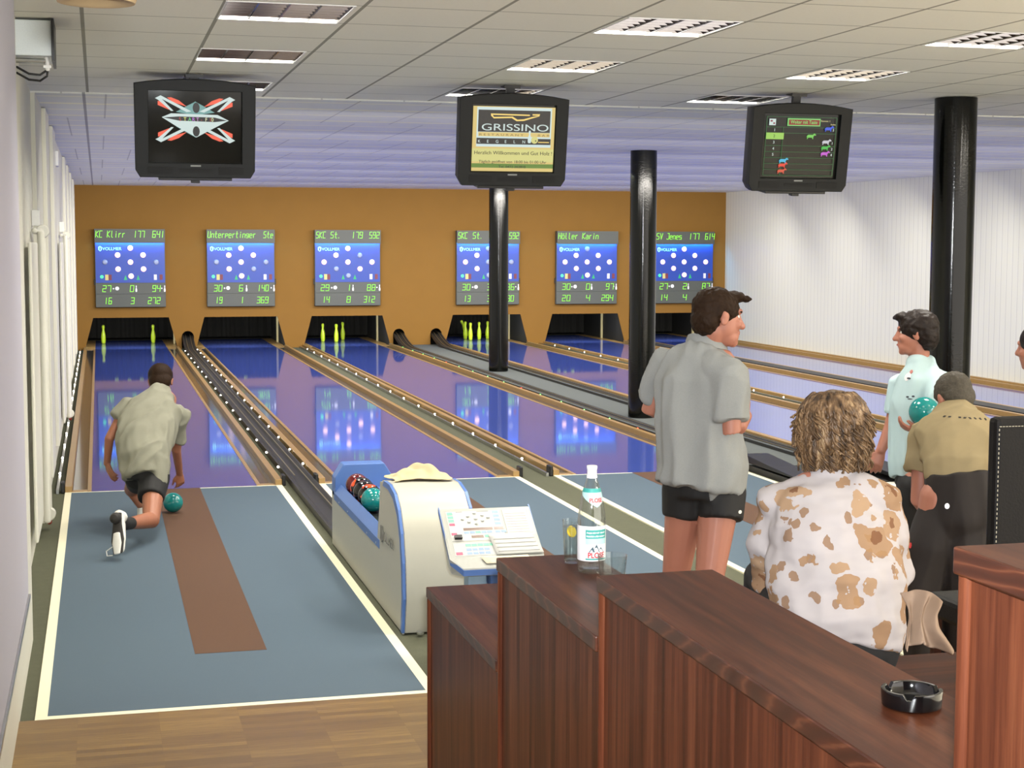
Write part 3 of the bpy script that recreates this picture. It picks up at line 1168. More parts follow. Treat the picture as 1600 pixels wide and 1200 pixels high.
for mx in (1, -1):
    for my in (1, -1):
        f = lambda pts: [(sx(730 + mx * (a - 730)), sz(512 + my * (b - 512))) for a, b in pts]
        scr('picture_piece', f([(640, 385), (560, 325), (480, 296), (440, 300), (500, 345)]), R_, t1)
        scr('picture_piece', f([(345, 335), (345, 375), (460, 420), (470, 408), (400, 345)]), R_, t1)
        scr('picture_piece', f([(318, 308), (375, 280), (690, 432), (640, 440), (388, 315), (505, 430), (480, 432), (350, 325)]), W_, t1, 0.001)
        scr('picture_piece', f([(735, 332), (640, 380), (530, 440), (735, 470)]), T_, t1)
scr('picture_piece', sp([(385, 495), (480, 455), (960, 462), (1075, 517), (960, 575), (740, 690), (520, 575)]), W_, t1, 0.001)
scr('picture_piece', sp([(400, 497), (560, 484), (930, 488), (1060, 517), (930, 533), (560, 526)]), K_, t1, 0.002)
for zc in (395, 630):
    scr('picture_piece', [(sx(738 + 36 * cos(2 * pi * k / 16)), sz(zc + 52 * sin(2 * pi * k / 16) * (1.0))) for k in range(16)], K_, t1, 0.003)
cs = [('S', 560, (190, 60, 50)), ('T', 608, (240, 240, 120)), ('A', 655, (110, 220, 140)), ('R', 695, (200, 120, 230)), ('T', 738, (220, 150, 220)), ('-', 785, (180, 60, 60)),
      ('F', 830, (245, 245, 200)), ('1', 872, (200, 60, 50)), ('0', 893, (240, 240, 180))]
for i, (ch, a, c) in enumerate(cs):
    text('screen_letter', ch, 0.036, (sx(a), 0.0075, sz(528)), em('letter_%d' % i, c, 0.9), t1, xs=0.9)

t2 = television(2.945, 11.28, TVZ - .015, 'hanging television with yellow advertising picture, middle of the three')
Y1_, Y2_ = em('sand', (232, 206, 128), 0.85), em('pale_yellow', (226, 222, 140), 0.85)
CW_, GR_ = em('cool_white', (214, 234, 232), 0.9), em('leaf_green', (112, 150, 60), 0.75)
DK = plain('screen_ink', (40, 40, 44), 0.3)
GO_ = em('gold_line', (250, 215, 120), 0.95)
ux = lambda a: (a - 735) * 0.616 / 905
uz = lambda b: (610 - b) * 0.475 / 700 + 0.01
up = lambda pts: [(ux(a), uz(b - (a - 735) * -0.030)) for a, b in pts]


def urect(a0, a1, b0, b1):
    return [(ux(a0), uz(b1)), (ux(a1), uz(b1)), (ux(a1), uz(b0)), (ux(a0), uz(b0))]


scr('picture_ground', urect(283, 1187, 272, 962), Y1_, t2)
scr('picture_piece', urect(283, 1187, 880, 925), GR_, t2, 0.0005)
scr('picture_piece', urect(283, 1187, 720, 860), Y2_, t2, 0.0005)
scr('picture_piece', urect(325, 1150, 280, 700), CW_, t2, 0.0007)
scr('picture_piece', urect(345, 1135, 545, 590), Y1_, t2, 0.001)
scr('picture_piece', urect(340, 1135, 310, 542), DK, t2, 0.001)
scr('picture_piece', urect(328, 1148, 608, 672), DK, t2, 0.001)
ring = [(475, 348), (905, 352), (905, 366), (495, 363), (510, 384), (715, 376), (770, 408), (840, 402), (935, 375), (1005, 362), (935, 360), (935, 346), (1018, 344), (1010, 368), (930, 392), (840, 420), (760, 424), (705, 392), (510, 400), (478, 372)]
scr('picture_piece', [(ux(a), uz(b)) for a, b in ring], GO_, t2, 0.002)
text('screen_word', 'GRISSINO', 0.070, (ux(372), 0.0065, uz(527)), W_, t2, width=ux(1108) - ux(372))
text('screen_word', 'R E S T A U R A N T          B A R', 0.020, (ux(352), 0.0065, uz(582)), em('faded_brown', (150, 120, 70), 0.7), t2, width=ux(1130) - ux(352))
for k, ch in enumerate('KEGELN'):
    text('screen_word', ch, 0.030, (ux(342 + 98 * k), 0.0065, uz(658)), CW_, t2)
scr('picture_piece', [(ux(912) + p, uz(655) + q) for p, q in pin_outline(0.092)], CW_, t2, 0.003)
scr('picture_piece', disc(ux(968), uz(622), 0.026), Y2_, t2, 0.004)
scr('picture_piece', disc(ux(980), uz(630), 0.005, 10), DK, t2, 0.005)
scr('picture_piece', urect(1010, 1130, 640, 650), GO_, t2, 0.002)
text('screen_line', 'Herzlich Willkommen und Gut Holz !', 0.036, (ux(305), 0.007, uz(782)), DK, t2, width=ux(1165) - ux(305))
text('screen_line', 'Täglich geöffnet von 18:00 bis 01:00 Uhr', 0.028, (ux(360), 0.007, uz(872)), DK, t2, width=ux(1110) - ux(360))
text('screen_line', 'Tel. 0472 262810', 0.026, (ux(580), 0.007, uz(925)), DK, t2, width=ux(880) - ux(580))

t3 = television(5.215, 11.28, TVZ - .03, 'hanging television with dark racing game of small coloured horses, rightmost of the three')
GL_ = em('grid_green', (40, 120, 60), 0.7)
vx = lambda a: (a - 760) * 0.60 / 800
vz = lambda b: (605 - b) * 0.46 / 640 + 0.005
for b in (292, 400, 462, 595, 660, 722, 785, 848, 910):
    scr('grid_line', rect(vx(372), vx(1140), vz(b) - .0014, vz(b) + .0014), GL_, t3)
scr('grid_line', rect(vx(555) - .0012, vx(555) + .0012, vz(910), vz(400)), GL_, t3)
for a in (372, 1140):
    scr('grid_line', rect(vx(a) - .0012, vx(a) + .0012, vz(910), vz(292)), GL_, t3)
scr('picture_piece', rect(vx(398), vx(468), vz(382), vz(315)), W_, t3, 0.001)
scr('picture_piece', rect(vx(408), vx(432), vz(345), vz(328)), em('dark_pink', (170, 60, 90), 0.6), t3, 0.002)
scr('picture_piece', rect(vx(440), vx(458), vz(370), vz(352)), em('dark_pink', (170, 60, 90), 0.6), t3, 0.002)
scr('picture_piece', rect(vx(597), vx(958), vz(385), vz(305)), em('mint', (130, 220, 120), 0.8), t3, 0.001)
scr('picture_piece', rect(vx(610), vx(948), vz(374), vz(318)), em('button_red', (150, 24, 24), 0.8), t3, 0.002)
text('screen_word', 'Weiter mit Taste', 0.038, (vx(628), 0.0060, vz(360)), em('mint', (130, 220, 120), 0.9), t3, width=vx(922) - vx(628))
text('screen_word', 'Rennen: 1', 0.018, (vx(962), 0.0070, vz(335)), em('straw', (220, 210, 150), 0.8), t3, width=vx(1060) - vx(962))
text('screen_word', 'Punkte', 0.016, (vx(1072), 0.0070, vz(370)), em('straw', (220, 210, 150), 0.8), t3, width=vx(1126) - vx(1072))
scr('picture_piece', rect(vx(375), vx(566), vz(528), vz(460)), em('lime_bar', (160, 214, 90), 0.85), t3, 0.001)
for ch, b, m in (('1', 445, W_), ('2', 508, K_), ('3', 574, W_), ('4', 640, W_), ('5', 702, W_)):
    text('screen_digit', ch, 0.030, (vx(450), 0.0068, vz(b)), m, t3)
horse = [(-.030, 0), (-.026, 0), (-.022, .010), (.008, .010), (.012, 0), (.016, 0), (.016, .014), (.022, .026), (.034, .024), (.036, .030), (.024, .040), (.012, .030), (-.020, .030), (-.030, .024), (-.034, .012), (-.028, .014)]
for a, b, c, nm, pos in ((1062, 438, (50, 90, 230), 'blue', '3'), (868, 520, (120, 210, 90), 'lime', ''), (1045, 578, (205, 205, 215), 'silver', '1'), (1040, 640, (60, 190, 70), 'green', '2'),
                         (1040, 702, (205, 90, 215), 'violet', '4'), (585, 782, (70, 190, 230), 'sky', ''), (580, 830, (240, 60, 40), 'red', ''), (575, 892, (220, 80, 50), 'rust', '')):
    scr('horse_figure', [(vx(a) + p * 1.1, vz(b) + q * 1.1) for p, q in horse], em('horse_' + nm, c, 0.85), t3, 0.002)
    if pos:
        text('screen_digit', pos, 0.028, (vx(1098), 0.0068, vz(b - 4)), W_, t3)

# ------------------------------------------------------------------ things on the left wall
M_RAD = plain('radiator_enamel', (220, 218, 204), 0.35, var=0.02)
M_PIPE = plain('copper_red_pipe', (130, 44, 34), 0.4)


def radiator(y1, label):
    t = thing('radiator', label, 'radiator', (XL, y1, 0), group='tall white radiators')
    x = XL - 0.0 if y1 > 13 else -0.482
    bm = BM()
    xo = x + 0.055
    for k in range(14):
        ya = y1 - 0.42 - 0.075 * k
        box(bm, x + .030, xo, ya - .066, ya, 0.16, 2.18)
    obj('tube_bank', bm, M_RAD, t, bevel=0.012)
    for ya, nm in ((y1, 'flow_pipe'), (y1 - .30, 'return_pipe')):
        bm = BM(); sweep(bm, [(x + .075, ya, .12), (x + .075, ya, 2.24)], 0.028, 12)
        obj(nm, bm, M_RAD, t, smooth=True)
    for z in (2.26, 0.12):
        bm = BM()
        lathe(bm, [(0, 0), (.045, 0), (.05, .01), (.05, .05), (.04, .07), (0, .07)], 18, (x + .08, y1 - .05, z), axis='y')
        sweep(bm, [(x + .03, y1 - .32, z), (x + .08, y1 + .02, z)], 0.02, 8)
        obj('valve', bm, M_RAD, t, smooth=True)
    bm = BM(); box(bm, x + .002, x + .06, y1 - .04, y1 + .03, 2.30, 2.42)
    obj('wall_bracket', bm, M_LHOUS, t, bevel=0.004)
    bm = BM(); sweep(bm, [(x + .08, y1 - .02, .09), (x + .08, y1 - .02, .055)], 0.02, 10)
    obj('supply_pipe', bm, M_PIPE, t, smooth=True)


radiator(12.45, 'tall white radiator on the left wall, nearer of the two')
radiator(19.75, 'tall white radiator on the left wall, farther of the two')
bm = BM(); box(bm, XL + .001, XL + .05, 17.9, 18.15, 3.00, 3.16)
tag(obj('junction_box', bm, M_LHOUS, bevel=0.006), 'small white junction box high on the left wall', 'junction box')

t = thing('loudspeaker', 'light grey box with dark edge and black cables, top left under the ceiling', 'loudspeaker', (-0.30, 8.75, 3.2))
bm = BM(); box(bm, -0.40, -0.212, 8.62, 9.0, 3.135, 3.318)
obj('case', bm, plain('speckled_silver', (188, 194, 192), 0.3, 0.2, var=0.1, vs=150), t, bevel=0.004)
bm = BM(); box(bm, -0.214, -0.200, 8.60, 9.0, 3.11, 3.325)
obj('side_panel', bm, M_BLACK, t)
bm = BM(); sweep(bm, [(-0.40, 8.64, 3.112), (-0.248, 8.64, 3.112)], 0.013, 10)
obj('hinge_tube', bm, M_STEEL, t, smooth=True)
bm = BM(); sweep(bm, [(-0.240, 8.64, 3.125), (-0.236, 8.64, 3.07)], 0.012, 10); box(bm, -.256, -.218, 8.625, 8.655, 3.075, 3.09)
obj('plug', bm, M_LHOUS, t, smooth=True)
for dz, dx in ((0.0, 0.0), (0.03, 0.01)):
    bm = BM(); sweep(bm, [(-0.236, 8.64, 3.065), (-0.240, 8.64, 3.035 + dz), (-0.275, 8.64, 3.01 + dz), (-0.33, 8.64, 3.015 + dz), (-0.39, 8.66, 3.05 + dz)], 0.006, 8)
    obj('cable', bm, M_BLACK, t, smooth=True)
t = thing('pendant_lamp', 'blurred brown pendant lamp shade at the top edge', 'lamp', (-0.05, 3.3, 3.3))
bm = BM(); lathe(bm, [(0, .03), (.05, .002), (.072, 0), (.08, .02), (.07, .12), (.03, .16), (0, .162)], 28, (0.005, 3.15, 2.632))
obj('lamp_shade', bm, plain('tan_shade', (150, 128, 92), 0.7), t, smooth=True)
bm = BM(); sweep(bm, [((0.005, 3.15, 2.632)[0], (0.005, 3.15, 2.632)[1], (0.005, 3.15, 2.632)[2] + .15), ((0.005, 3.15, 2.632)[0], (0.005, 3.15, 2.632)[1], ZC)], 0.006, 8)
obj('cord', bm, M_BLACK, t)

# ------------------------------------------------------------------ ball return console with rack
M_CONS = plain('cream_white_laminate', (172, 170, 156), 0.38, var=0.02)
M_BLUEE = plain('blue_edge', (74, 108, 168), 0.4, var=0.03)
t = thing('ball_return_console', 'white ball return console with blue edges and open ball rack', 'ball return', (1.83, 9.5, 0))
xa, xb = 1.602, 2.035
hood = [(8.60, 0.0), (8.56, 0.20), (8.575, 0.40), (8.62, 0.56), (8.70, 0.68), (8.82, 0.755), (8.98, 0.785), (9.16, 0.782), (9.30, 0.765), (9.36, 0.60), (9.46, 0.42), (9.5, 0.30), (9.5, 0.0)]
bm = BM(); prism(bm, hood, 'x', xa + .018, xb - .018)
obj('hood', bm, M_CONS, t, smooth=True, angle=30)
inset = lambda k: [(8.60, 0.0), (8.56, 0.20), (8.575, 0.40), (8.62, 0.56), (8.70, 0.68), (8.82, 0.755), (8.98, 0.785), (9.16, 0.782)]
for x0, x1 in ((xa + .006, xa + .019), (xb - .019, xb - .006)):
    bm = BM()
    front = inset(0)
    prism(bm, front + [(y + .045, z - .035 if z > .3 else z) for y, z in reversed(front)], 'x', x0 - .004, x1 + .004)
    obj('blue_rim', bm, M_BLUEE, t)
    bm = BM()
    side = [(y + .012, z - .010) for y, z in hood[:9]] + [(9.34, 0.60), (9.42, 0.392), (11.34, 0.392), (11.36, 0.36), (11.36, 0.0), (8.63, 0.0)]
    prism(bm, side, 'x', x0, x1)
    obj('side_panel', bm, M_CONS, t)
# rack: blue flanges sloping inwards to the ball trough
for s, x0, fw in ((1, xa + .004, .042), (-1, xb - .004, .19)):
    bm = BM()
    prism(bm, [(x0, 0.392), (x0 + s * .006, 0.402), (x0 + s * fw, 0.455), (x0 + s * (fw + .008), 0.45), (x0 + s * (fw + .008), 0.34), (x0, 0.34)], 'y', 9.34, 11.25)
    obj('blue_flange', bm, M_BLUEE, t)
bm = BM(); prism(bm, [(xa + .006, .36), (xb - .006, .36), (xb - .006, .50), (xb - .07, .60), (xa + .07, .60), (xa + .006, .50)], 'y', 11.20, 11.36)
obj('end_plate', bm, M_BLUEE, t, bevel=0.008)
bm = BM(); prism(bm, [(xa + .04, .34), (xb - .2, .34), (xb - .2, .40), (1.722, .395), (xa + .04, .40)], 'y', 9.4, 11.25)
obj('trough', bm, M_BLACK, t)
M_LETTER = plain('grey_lettering', (112, 112, 106), 0.6)
o = text('maker_word', 'VOLLMER', 0.085, (xa - .0005, 9.20, 0.425), M_LETTER, t, local=False, rot=(pi / 2, 0, -pi / 2), width=0.36, depth=0.0008)
o = None
bm = BM(); prism(bm, [(9.27, .50), (9.21, .50), (9.20, .42), (9.24, .40), (9.28, .42)], 'x', xa - .0015, xa + .004)
obj('maker_mark', bm, M_LETTER, t)
bm = BM()
for y in (11.0, 10.6, 10.2, 9.8, 9.46):
    lathe(bm, [(0, -.002), (.006, -.002), (.008, 0.003), (0, .003)], 10, (xa + .004, y, .355), axis='x')
obj('screws', bm, M_STEEL, t)
bm = BM(); lathe(bm, [(0, 0), (.022, 0), (.022, .012), (.015, .016), (0, .016)], 16, (1.70, 8.55, .004))
tag(obj('floor_socket', bm, M_STEEL, smooth=True), 'small round metal floor fitting in front of the white console', 'floor fitting')

# balls in the rack
M_BTEAL = plain('ball_teal', (18, 118, 116), 0.12, var=0.25, vs=14, spec=0.6)


def marbled(name, a, b, th):
    n = N(name)
    f = n.step(n.noise(None, 15, 2), th, th + .02)
    return n.done(n.mix(f, lin(a), lin(b)), 0.1, 0, 0.6)


M_BMAR = plain('ball_maroon', (88, 26, 28), 0.12, var=0.4, vs=20, spec=0.6)
M_BBLK = marbled('ball_black_orange', (16, 15, 16), (222, 76, 36), 0.57)


def bowl(x, y, z, mat, label, group='balls in the rack', r=0.08, rot=(0, 0, 0)):
    bm = BM(); ball(bm, (0, 0, 0), r, 32, 20)
    o = obj('bowling_ball', bm, mat, smooth=True, angle=180)
    o.location = (x, y, z)
    o.rotation_euler = rot
    WM[o.name] = Matrix.Translation(o.location)
    return tag(o, label, 'bowling ball', group)


BX = 1.732
bowl(BX, 10.98, .482, M_BMAR, 'dark maroon ball at the far end of the rack')
bowl(BX + .006, 10.812, .482, M_BBLK, 'black and orange ball next to the maroon ball in the rack', rot=(1.1, .3, .6))
bowl(BX, 10.644, .482, M_BBLK, 'black and orange ball in the middle of the rack', rot=(.4, 2.0, .3))
bowl(BX + .006, 10.476, .482, M_BBLK, 'black and orange ball next to the teal ball in the rack', rot=(2.2, .9, 1.3))
bowl(BX, 10.308, .482, M_BTEAL, 'teal ball at the near end of the rack, half behind the hood')
bowl(0.545, 12.98, .082, M_BTEAL, 'teal ball rolling on the brown strip beside the bending bowler', None)

# towel on the console
M_TOWEL = plain('cream_towel', (182, 168, 134), 0.9, var=0.05, vs=20, spec=0.1)
def m_loose(name, verts, faces, mat, **kw):
    me = bpy.data.meshes.new(name); me.from_pydata(verts, [], faces)
    return mesh_obj(name, me, mat, **kw)


def blanket(name, pts_fn, nu, nv, mat, thick=0.006, parent=None, sub=1):
    vs = [pts_fn(i / nu, j / nv) for j in range(nv + 1) for i in range(nu + 1)]
    fs = [(j * (nu + 1) + i, j * (nu + 1) + i + 1, (j + 1) * (nu + 1) + i + 1, (j + 1) * (nu + 1) + i) for j in range(nv) for i in range(nu)]
    o = m_loose(name, vs, fs, mat, parent=parent, smooth=True, angle=180)
    s = o.modifiers.new('solid', 'SOLIDIFY'); s.thickness = thick; s.offset = 1
    if sub:
        m = o.modifiers.new('sub', 'SUBSURF'); m.levels = sub; m.render_levels = sub
    return o


def tow(u, v):
    x = 1.64 + .34 * u
    y = 9.04 + .26 * v
    d = math.exp(-((u - .55) / .3) ** 2 - ((v - .5) / .32) ** 2)
    z = .793 + .075 * d + .018 * d * sin(u * 17 + v * 7) + .012 * sin(u * 9 - v * 13) * (1 - abs(2 * v - 1)) + .006 * noise.noise((u * 5, v * 5, 1))
    if u < .12:
        z -= .012
    x += .02 * sin(v * 6)
    y += .03 * sin(u * 5)
    return (x, y, max(z, .789))


tag(blanket('towel', tow, 30, 22, M_TOWEL), 'crumpled cream towel on top of the white console', 'towel')

# ------------------------------------------------------------------ control panels
M_KEYP = plain('control_panel_grey', (152, 153, 145), 0.4, var=0.02)
M_PAPER = plain('white_paper', (182, 182, 176), 0.7, var=0.01)
M_MINT = plain('key_mint', (110, 178, 150), 0.5)
M_KBLU = plain('key_blue', (126, 150, 184), 0.5)
M_KPNK = plain('key_pink', (186, 76, 104), 0.5)
M_DISP = plain('display_brown', (92, 62, 40), 0.3)
M_INK = plain('print_grey', (120, 120, 116), 0.6)


def control_panel(loc, rotz, label, sheets):
    t = thing('control_panel', label, 'control panel', loc, rotz, group='control panels')
    # side profile (y, z): desk part in front, sloping key field behind
    prof = [(-.30, .45), (-.30, .49), (-.22, .53), (.06, .735), (.075, .735), (.075, .70), (-.15, .47), (-.22, .45)]
    bm = BM()
    w = .245
    fs = prism(bm, prof, 'x', -w, w)
    for v in bm.verts:                                     # cut front corners
        if v.co.y < -.29:
            v.co.x *= .80
    obj('case', bm, M_KEYP, t, True, bevel=0.006)
    bm = BM()
    prism(bm, [(-w * .80, -.304), (w * .80, -.304), (w * 1.012, -.22), (w * 1.012, .08), (w * .99, .08), (w * .985, -.215), (w * .78, -.294), (-w * .78, -.294), (-w * .985, -.215), (-w * .99, .08), (-w * 1.012, .08), (-w * 1.012, -.22)], 'z', 0, 1)
    for v in bm.verts:
        top = v.co.z > .5
        y = v.co.y
        base = .49 if y < -.22 else .53 + (y + .22) / .28 * .205
        if -.31 < y < -.28:
            base = .488
        v.co.z = base - (.004 if top else .034)
    bmesh.ops.recalc_face_normals(bm, faces=bm.faces[:])
    obj('blue_edge', bm, M_BLUEE, t, True)
    bm = BM(); box(bm, -.14, -.04, -.16, -.06, -.044, .48); box(bm, -.2, .2, -.25, .02, -.044, .0)
    obj('post', bm, plain('panel_post_blue_grey', (126, 150, 168), 0.5), t, True, bevel=0.006)
    bm = BM(); box(bm, -.03, .18, -.20, -.02, .37, .46)
    obj('printer_box', bm, M_BLUEE, t, True, bevel=0.004)

    def on(u, v, lift=.002):           # u: -1..1 across, v: 0..1 up the slope
        y = -.22 + .28 * v
        return Vector((u * w, y - .59 * lift, .53 + .205 * v + .81 * lift))

    def patch(name, u0, u1, v0, v1, mat, lift=.002, bmx=None):
        b = bmx or BM()
        a = [on(u0, v0, lift), on(u1, v0, lift), on(u1, v1, lift), on(u0, v1, lift)]
        c = [on(u0, v0, 0), on(u1, v0, 0), on(u1, v1, 0), on(u0, v1, 0)]
        A = [b.verts.new(p) for p in a]; C_ = [b.verts.new(p) for p in c]
        b.faces.new(A)
        for i in range(4):
            b.faces.new((C_[i], C_[(i + 1) % 4], A[(i + 1) % 4], A[i]))
        if bmx is None:
            return obj(name, b, mat, t, True)
    patch('key_field', -.88, .30, .34, .95, M_PAPER, .0012)
    patch('key_field', -.88, .30, .04, .30, M_PAPER, .0012)
    for k in range(3):
        patch('key', -.86, -.74, .88 - .075 * k, .935 - .075 * k, M_MINT)
    for v in (.655, .46):
        patch('key', -.86, -.74, v, v + .05, M_KPNK)
    for k in range(4):
        patch('key', .14, .27, .89 - .08 * k, .94 - .08 * k, M_KBLU)
    for k in range(5):
        patch('key', -.58 + .125 * k, -.47 + .125 * k, .485, .53, M_MINT if k == 2 else M_KBLU)
    for k in range(2):
        patch('key', .10 + .13 * k, .21 + .13 * k, .485, .53, M_KBLU)
        patch('key', -.15 + .13 * k, -.04 + .13 * k, .40, .45, M_MINT)
    patch('key', .10, .22, .40, .445, M_KBLU)
    patch('display', -.58, .06, .55, .60, M_DISP)
    patch('display', .09, .30, .55, .60, M_DISP)
    patch('display', -.44, -.18, .395, .445, M_DISP)
    for k in range(5):
        patch('key', -.62 + .13 * k, -.50 + .13 * k, .225, .275, M_MINT)
    for r in range(2):
        for k in range(4):
            patch('key', -.62 + .13 * k, -.51 + .13 * k, .14 - .075 * r, .185 - .075 * r, M_KBLU)
    patch('key', -.86, -.72, .06, .115, M_KPNK)
    patch('switch', -.82, -.66, .37, .43, M_BLACK, .018)
    for u, v in ((-.26, .90), (-.42, .84), (-.10, .85), (-.55, .78), (-.26, .78), (.02, .80), (-.42, .72), (-.12, .735), (-.27, .68)):
        bm = BM()
        p = on(u, v)
        lathe(bm, [(0, -.001), (.009, -.001), (.009, .002), (0, .003)], 12, p)
        obj('pin_key', bm, plain('key_grey', (170, 172, 166), 0.5) if 'key_grey' not in bpy.data.materials else bpy.data.materials['key_grey'], t, True)
    for u0, u1, v in ((-.66, -.52, .945), (-.20, .06, .945)):
        patch('print', u0, u1, v - .012, v, M_INK, .0016)
    patch('sheet_holder', .36, .90, .34, .95, M_PAPER, .003)
    if sheets:
        b = BM()
        for k in range(9):
            patch('', .40, .86, .42 + .055 * k, .423 + .055 * k, None, .0036, b)
        obj('ruled_lines', b, M_INK, t, True)
    return t


cp1 = control_panel((1.955, 8.02, 0.045), 0.0, 'grey keyed control panel with blue edge in front of the white console', True)
cp2 = control_panel((4.60, 8.36, 0.045), 0.0, 'grey keyed control panel the bent man is operating', True)


def sheet(name, u0, u1, y0, y1, lift, label, rows, mat=M_PAPER):
    # a loose sheet lying half on the slope and half on the desk of the first panel
    c = Vector((1.955, 8.02, 0.045))
    def q(u, v):
        y = y0 + (y1 - y0) * v
        z = .53 + max(0, (y + .22)) / .28 * .205 if y > -.22 else .53 + (y + .22) * .5
        return c + Vector((u0 + (u1 - u0) * u + .02 * (1 - v), y - .004, z + lift))
    o = blanket(name, q, 6, 8, mat, .0012, sub=0)
    tag(o, label, 'paper')
    b = BM()
    for k in range(rows):
        v0 = .12 + .8 * k / rows
        p = [q(.06, v0), q(.94, v0), q(.94, v0 + .03), q(.06, v0 + .03)]
        b.faces.new([b.verts.new(x + Vector((0, -.0012, .0022))) for x in p])
    obj('printed_lines', b, M_INK, o)


sheet('paper_sheet', -.02, .23, -.215, -.10, .007, 'white printed sheet leaning on the grey control panel', 4)
sheet('ruler_card', -.09, .16, -.275, -.225, .0065, 'small printed card lying on the desk edge of the control panel', 5, plain('card_cream', (214, 206, 178), 0.7))

# ------------------------------------------------------------------ stepped partition
PXL, PXR = 1.22, 1.54
secs = [(4.888, 6.02, 0.835, 'lowest mahogany partition box, at the far end of the stepped row'),
        (3.826, 4.884, 1.172, 'mahogany partition box carrying the mineral water bottle'),
        (2.088, 3.822, 1.333, 'long mahogany partition box carrying the black ashtray'),
        (0.50, 2.084, 1.735, 'tallest mahogany partition box at the right edge, nearest')]
for y0, y1, z, lb in secs:
    t = thing('partition_box', lb, 'partition', ((PXL + PXR) / 2, y1, 0), group='stepped mahogany partition')
    bm = BM(); box(bm, PXL + .012, PXR - .012, y0 + .005, y1 - .03, 0.0, z - .04)
    obj('side_panel', bm, M_MAH, t)
    for x in (PXL + .014, PXR - .014):
        bm = BM(); sweep(bm, [(x, y1 - .022, 0.0), (x, y1 - .022, z - .042)], 0.014, 12, round_ends=False)
        obj('corner_post', bm, M_MAH, t, smooth=True)
    bm = BM(); box(bm, PXL + .02, PXR - .02, y1 - .03, y1 - .012, 0.0, z - .042)
    obj('end_panel', bm, M_MAH, t)
    bm = BM(); box(bm, PXL, PXR, y0, y1, z - .042, z)
    for f in bm.faces:
        f.material_index = 0 if abs(f.normal.z) > .5 else 1
    bm.normal_update()
    for f in bm.faces:
        f.material_index = 0 if abs(f.normal.z) > .5 else 1
    o = obj('cap_board', bm, [M_MAHY, M_MAHEDGE], t, bevel=0.004)

# bench behind the partition
t = thing('bench', 'dark wooden bench the woman in the floral blouse sits on', 'bench', (2.2, 4.2, .42))
M_BENCH = m_mahogany('bench_wood', 0.62, 'x')
bm = BM(); box(bm, 1.60, 3.05, 3.55, 4.505, .835, .87)
obj('seat', bm, M_BENCH, t, bevel=0.006)
bm = BM(); box(bm, 1.64, 3.0, 3.6, 4.46, .421, .835)
obj('base', bm, M_BENCH, t)

# ashtray
M_ASH = plain('black_glass', (8, 8, 9), 0.08, spec=0.7)
bm = BM()
ax_, ay_, az_ = 1.432, 2.575, 1.334
prof = [(0, 0), (.048, 0), (.054, .004), (.056, .030), (.0555, .0335), (.052, .035), (.048, .033), (.045, .014), (.040, .010), (0, .010)]
lathe(bm, prof, 48, (ax_, ay_, az_))
for k in range(3):
    a = 2.0 + k * 2.094
    for v in bm.verts:
        d = Vector((v.co.x - ax_, v.co.y - ay_, 0))
        if d.length > .044 and v.co.z > az_ + .028:
            w = abs((math.atan2(d.y, d.x) - a + pi) % (2 * pi) - pi)
            if w < .12:
                v.co.z = az_ + .024
tag(obj('ashtray', bm, M_ASH, smooth=True, angle=50), 'round black glass ashtray on the long partition box', 'ashtray')

# bottle, glasses
def thin_glass(name, tint, veil):
    """thin-walled clear glass: passes light straight through, mirrors at grazing angles"""
    m = bpy.data.materials.new(name); m.use_nodes = True
    t_ = m.node_tree
    t_.nodes.remove(t_.nodes['Principled BSDF'])
    o_ = t_.nodes['Material Output']
    tr_ = t_.nodes.new('ShaderNodeBsdfTransparent'); tr_.inputs[0].default_value = tint
    gl_ = t_.nodes.new('ShaderNodeBsdfGlossy'); gl_.inputs['Roughness'].default_value = 0.03
    fr_ = t_.nodes.new('ShaderNodeLayerWeight'); fr_.inputs[0].default_value = 0.5
    pw_ = t_.nodes.new('ShaderNodeMath'); pw_.operation = 'POWER'; pw_.inputs[1].default_value = 3.0
    ad_ = t_.nodes.new('ShaderNodeMath'); ad_.operation = 'MULTIPLY_ADD'; ad_.inputs[1].default_value = 0.85; ad_.inputs[2].default_value = 0.055 + veil
    t_.links.new(fr_.outputs['Facing'], pw_.inputs[0]); t_.links.new(pw_.outputs[0], ad_.inputs[0])
    mx_ = t_.nodes.new('ShaderNodeMixShader')
    t_.links.new(ad_.outputs[0], mx_.inputs[0]); t_.links.new(tr_.outputs[0], mx_.inputs[1]); t_.links.new(gl_.outputs[0], mx_.inputs[2])
    t_.links.new(mx_.outputs[0], o_.inputs['Surface'])
    return m


M_GLASS = thin_glass('clear_glass', (.95, .97, .96, 1), .015)
M_WATER = thin_glass('water', (.84, .86, .85, 1), .0)
bx, by, bz = 1.452, 4.60, 1.173
t = thing('water_bottle', 'tall clear mineral water bottle with white cap on the partition', 'bottle', (bx, by, bz))
bout = [(.030, .004), (.038, 0), (.0425, .006), (.0435, .02), (.0425, .034), (.0435, .05), (.0435, .155), (.0425, .175), (.038, .205), (.030, .245), (.022, .272), (.0165, .292), (.0145, .30)]
bin_ = [(r - .0028, z) for r, z in bout[5:]]
bm = BM()
lathe(bm, [(0, .010), (.020, .008)] + bout + [(.0142, .306), (.0115, .306)] + list(reversed(bin_)) + [(.0405, .016), (.03, .012), (0, .016)], 40, (bx, by, bz))
obj('glass_body', bm, M_GLASS, t, smooth=True, angle=60)
bm = BM()
lathe(bm, [(0, .306), (.0165, .306), (.0168, .312), (.0152, .314), (.0152, .332), (.0165, .334), (.0165, .342), (.0155, .344), (0, .344)], 32, (bx, by, bz))
for v in bm.verts:
    v.co.z -= .014
obj('screw_cap', bm, plain('white_cap', (236, 236, 240), 0.4), t, smooth=True)


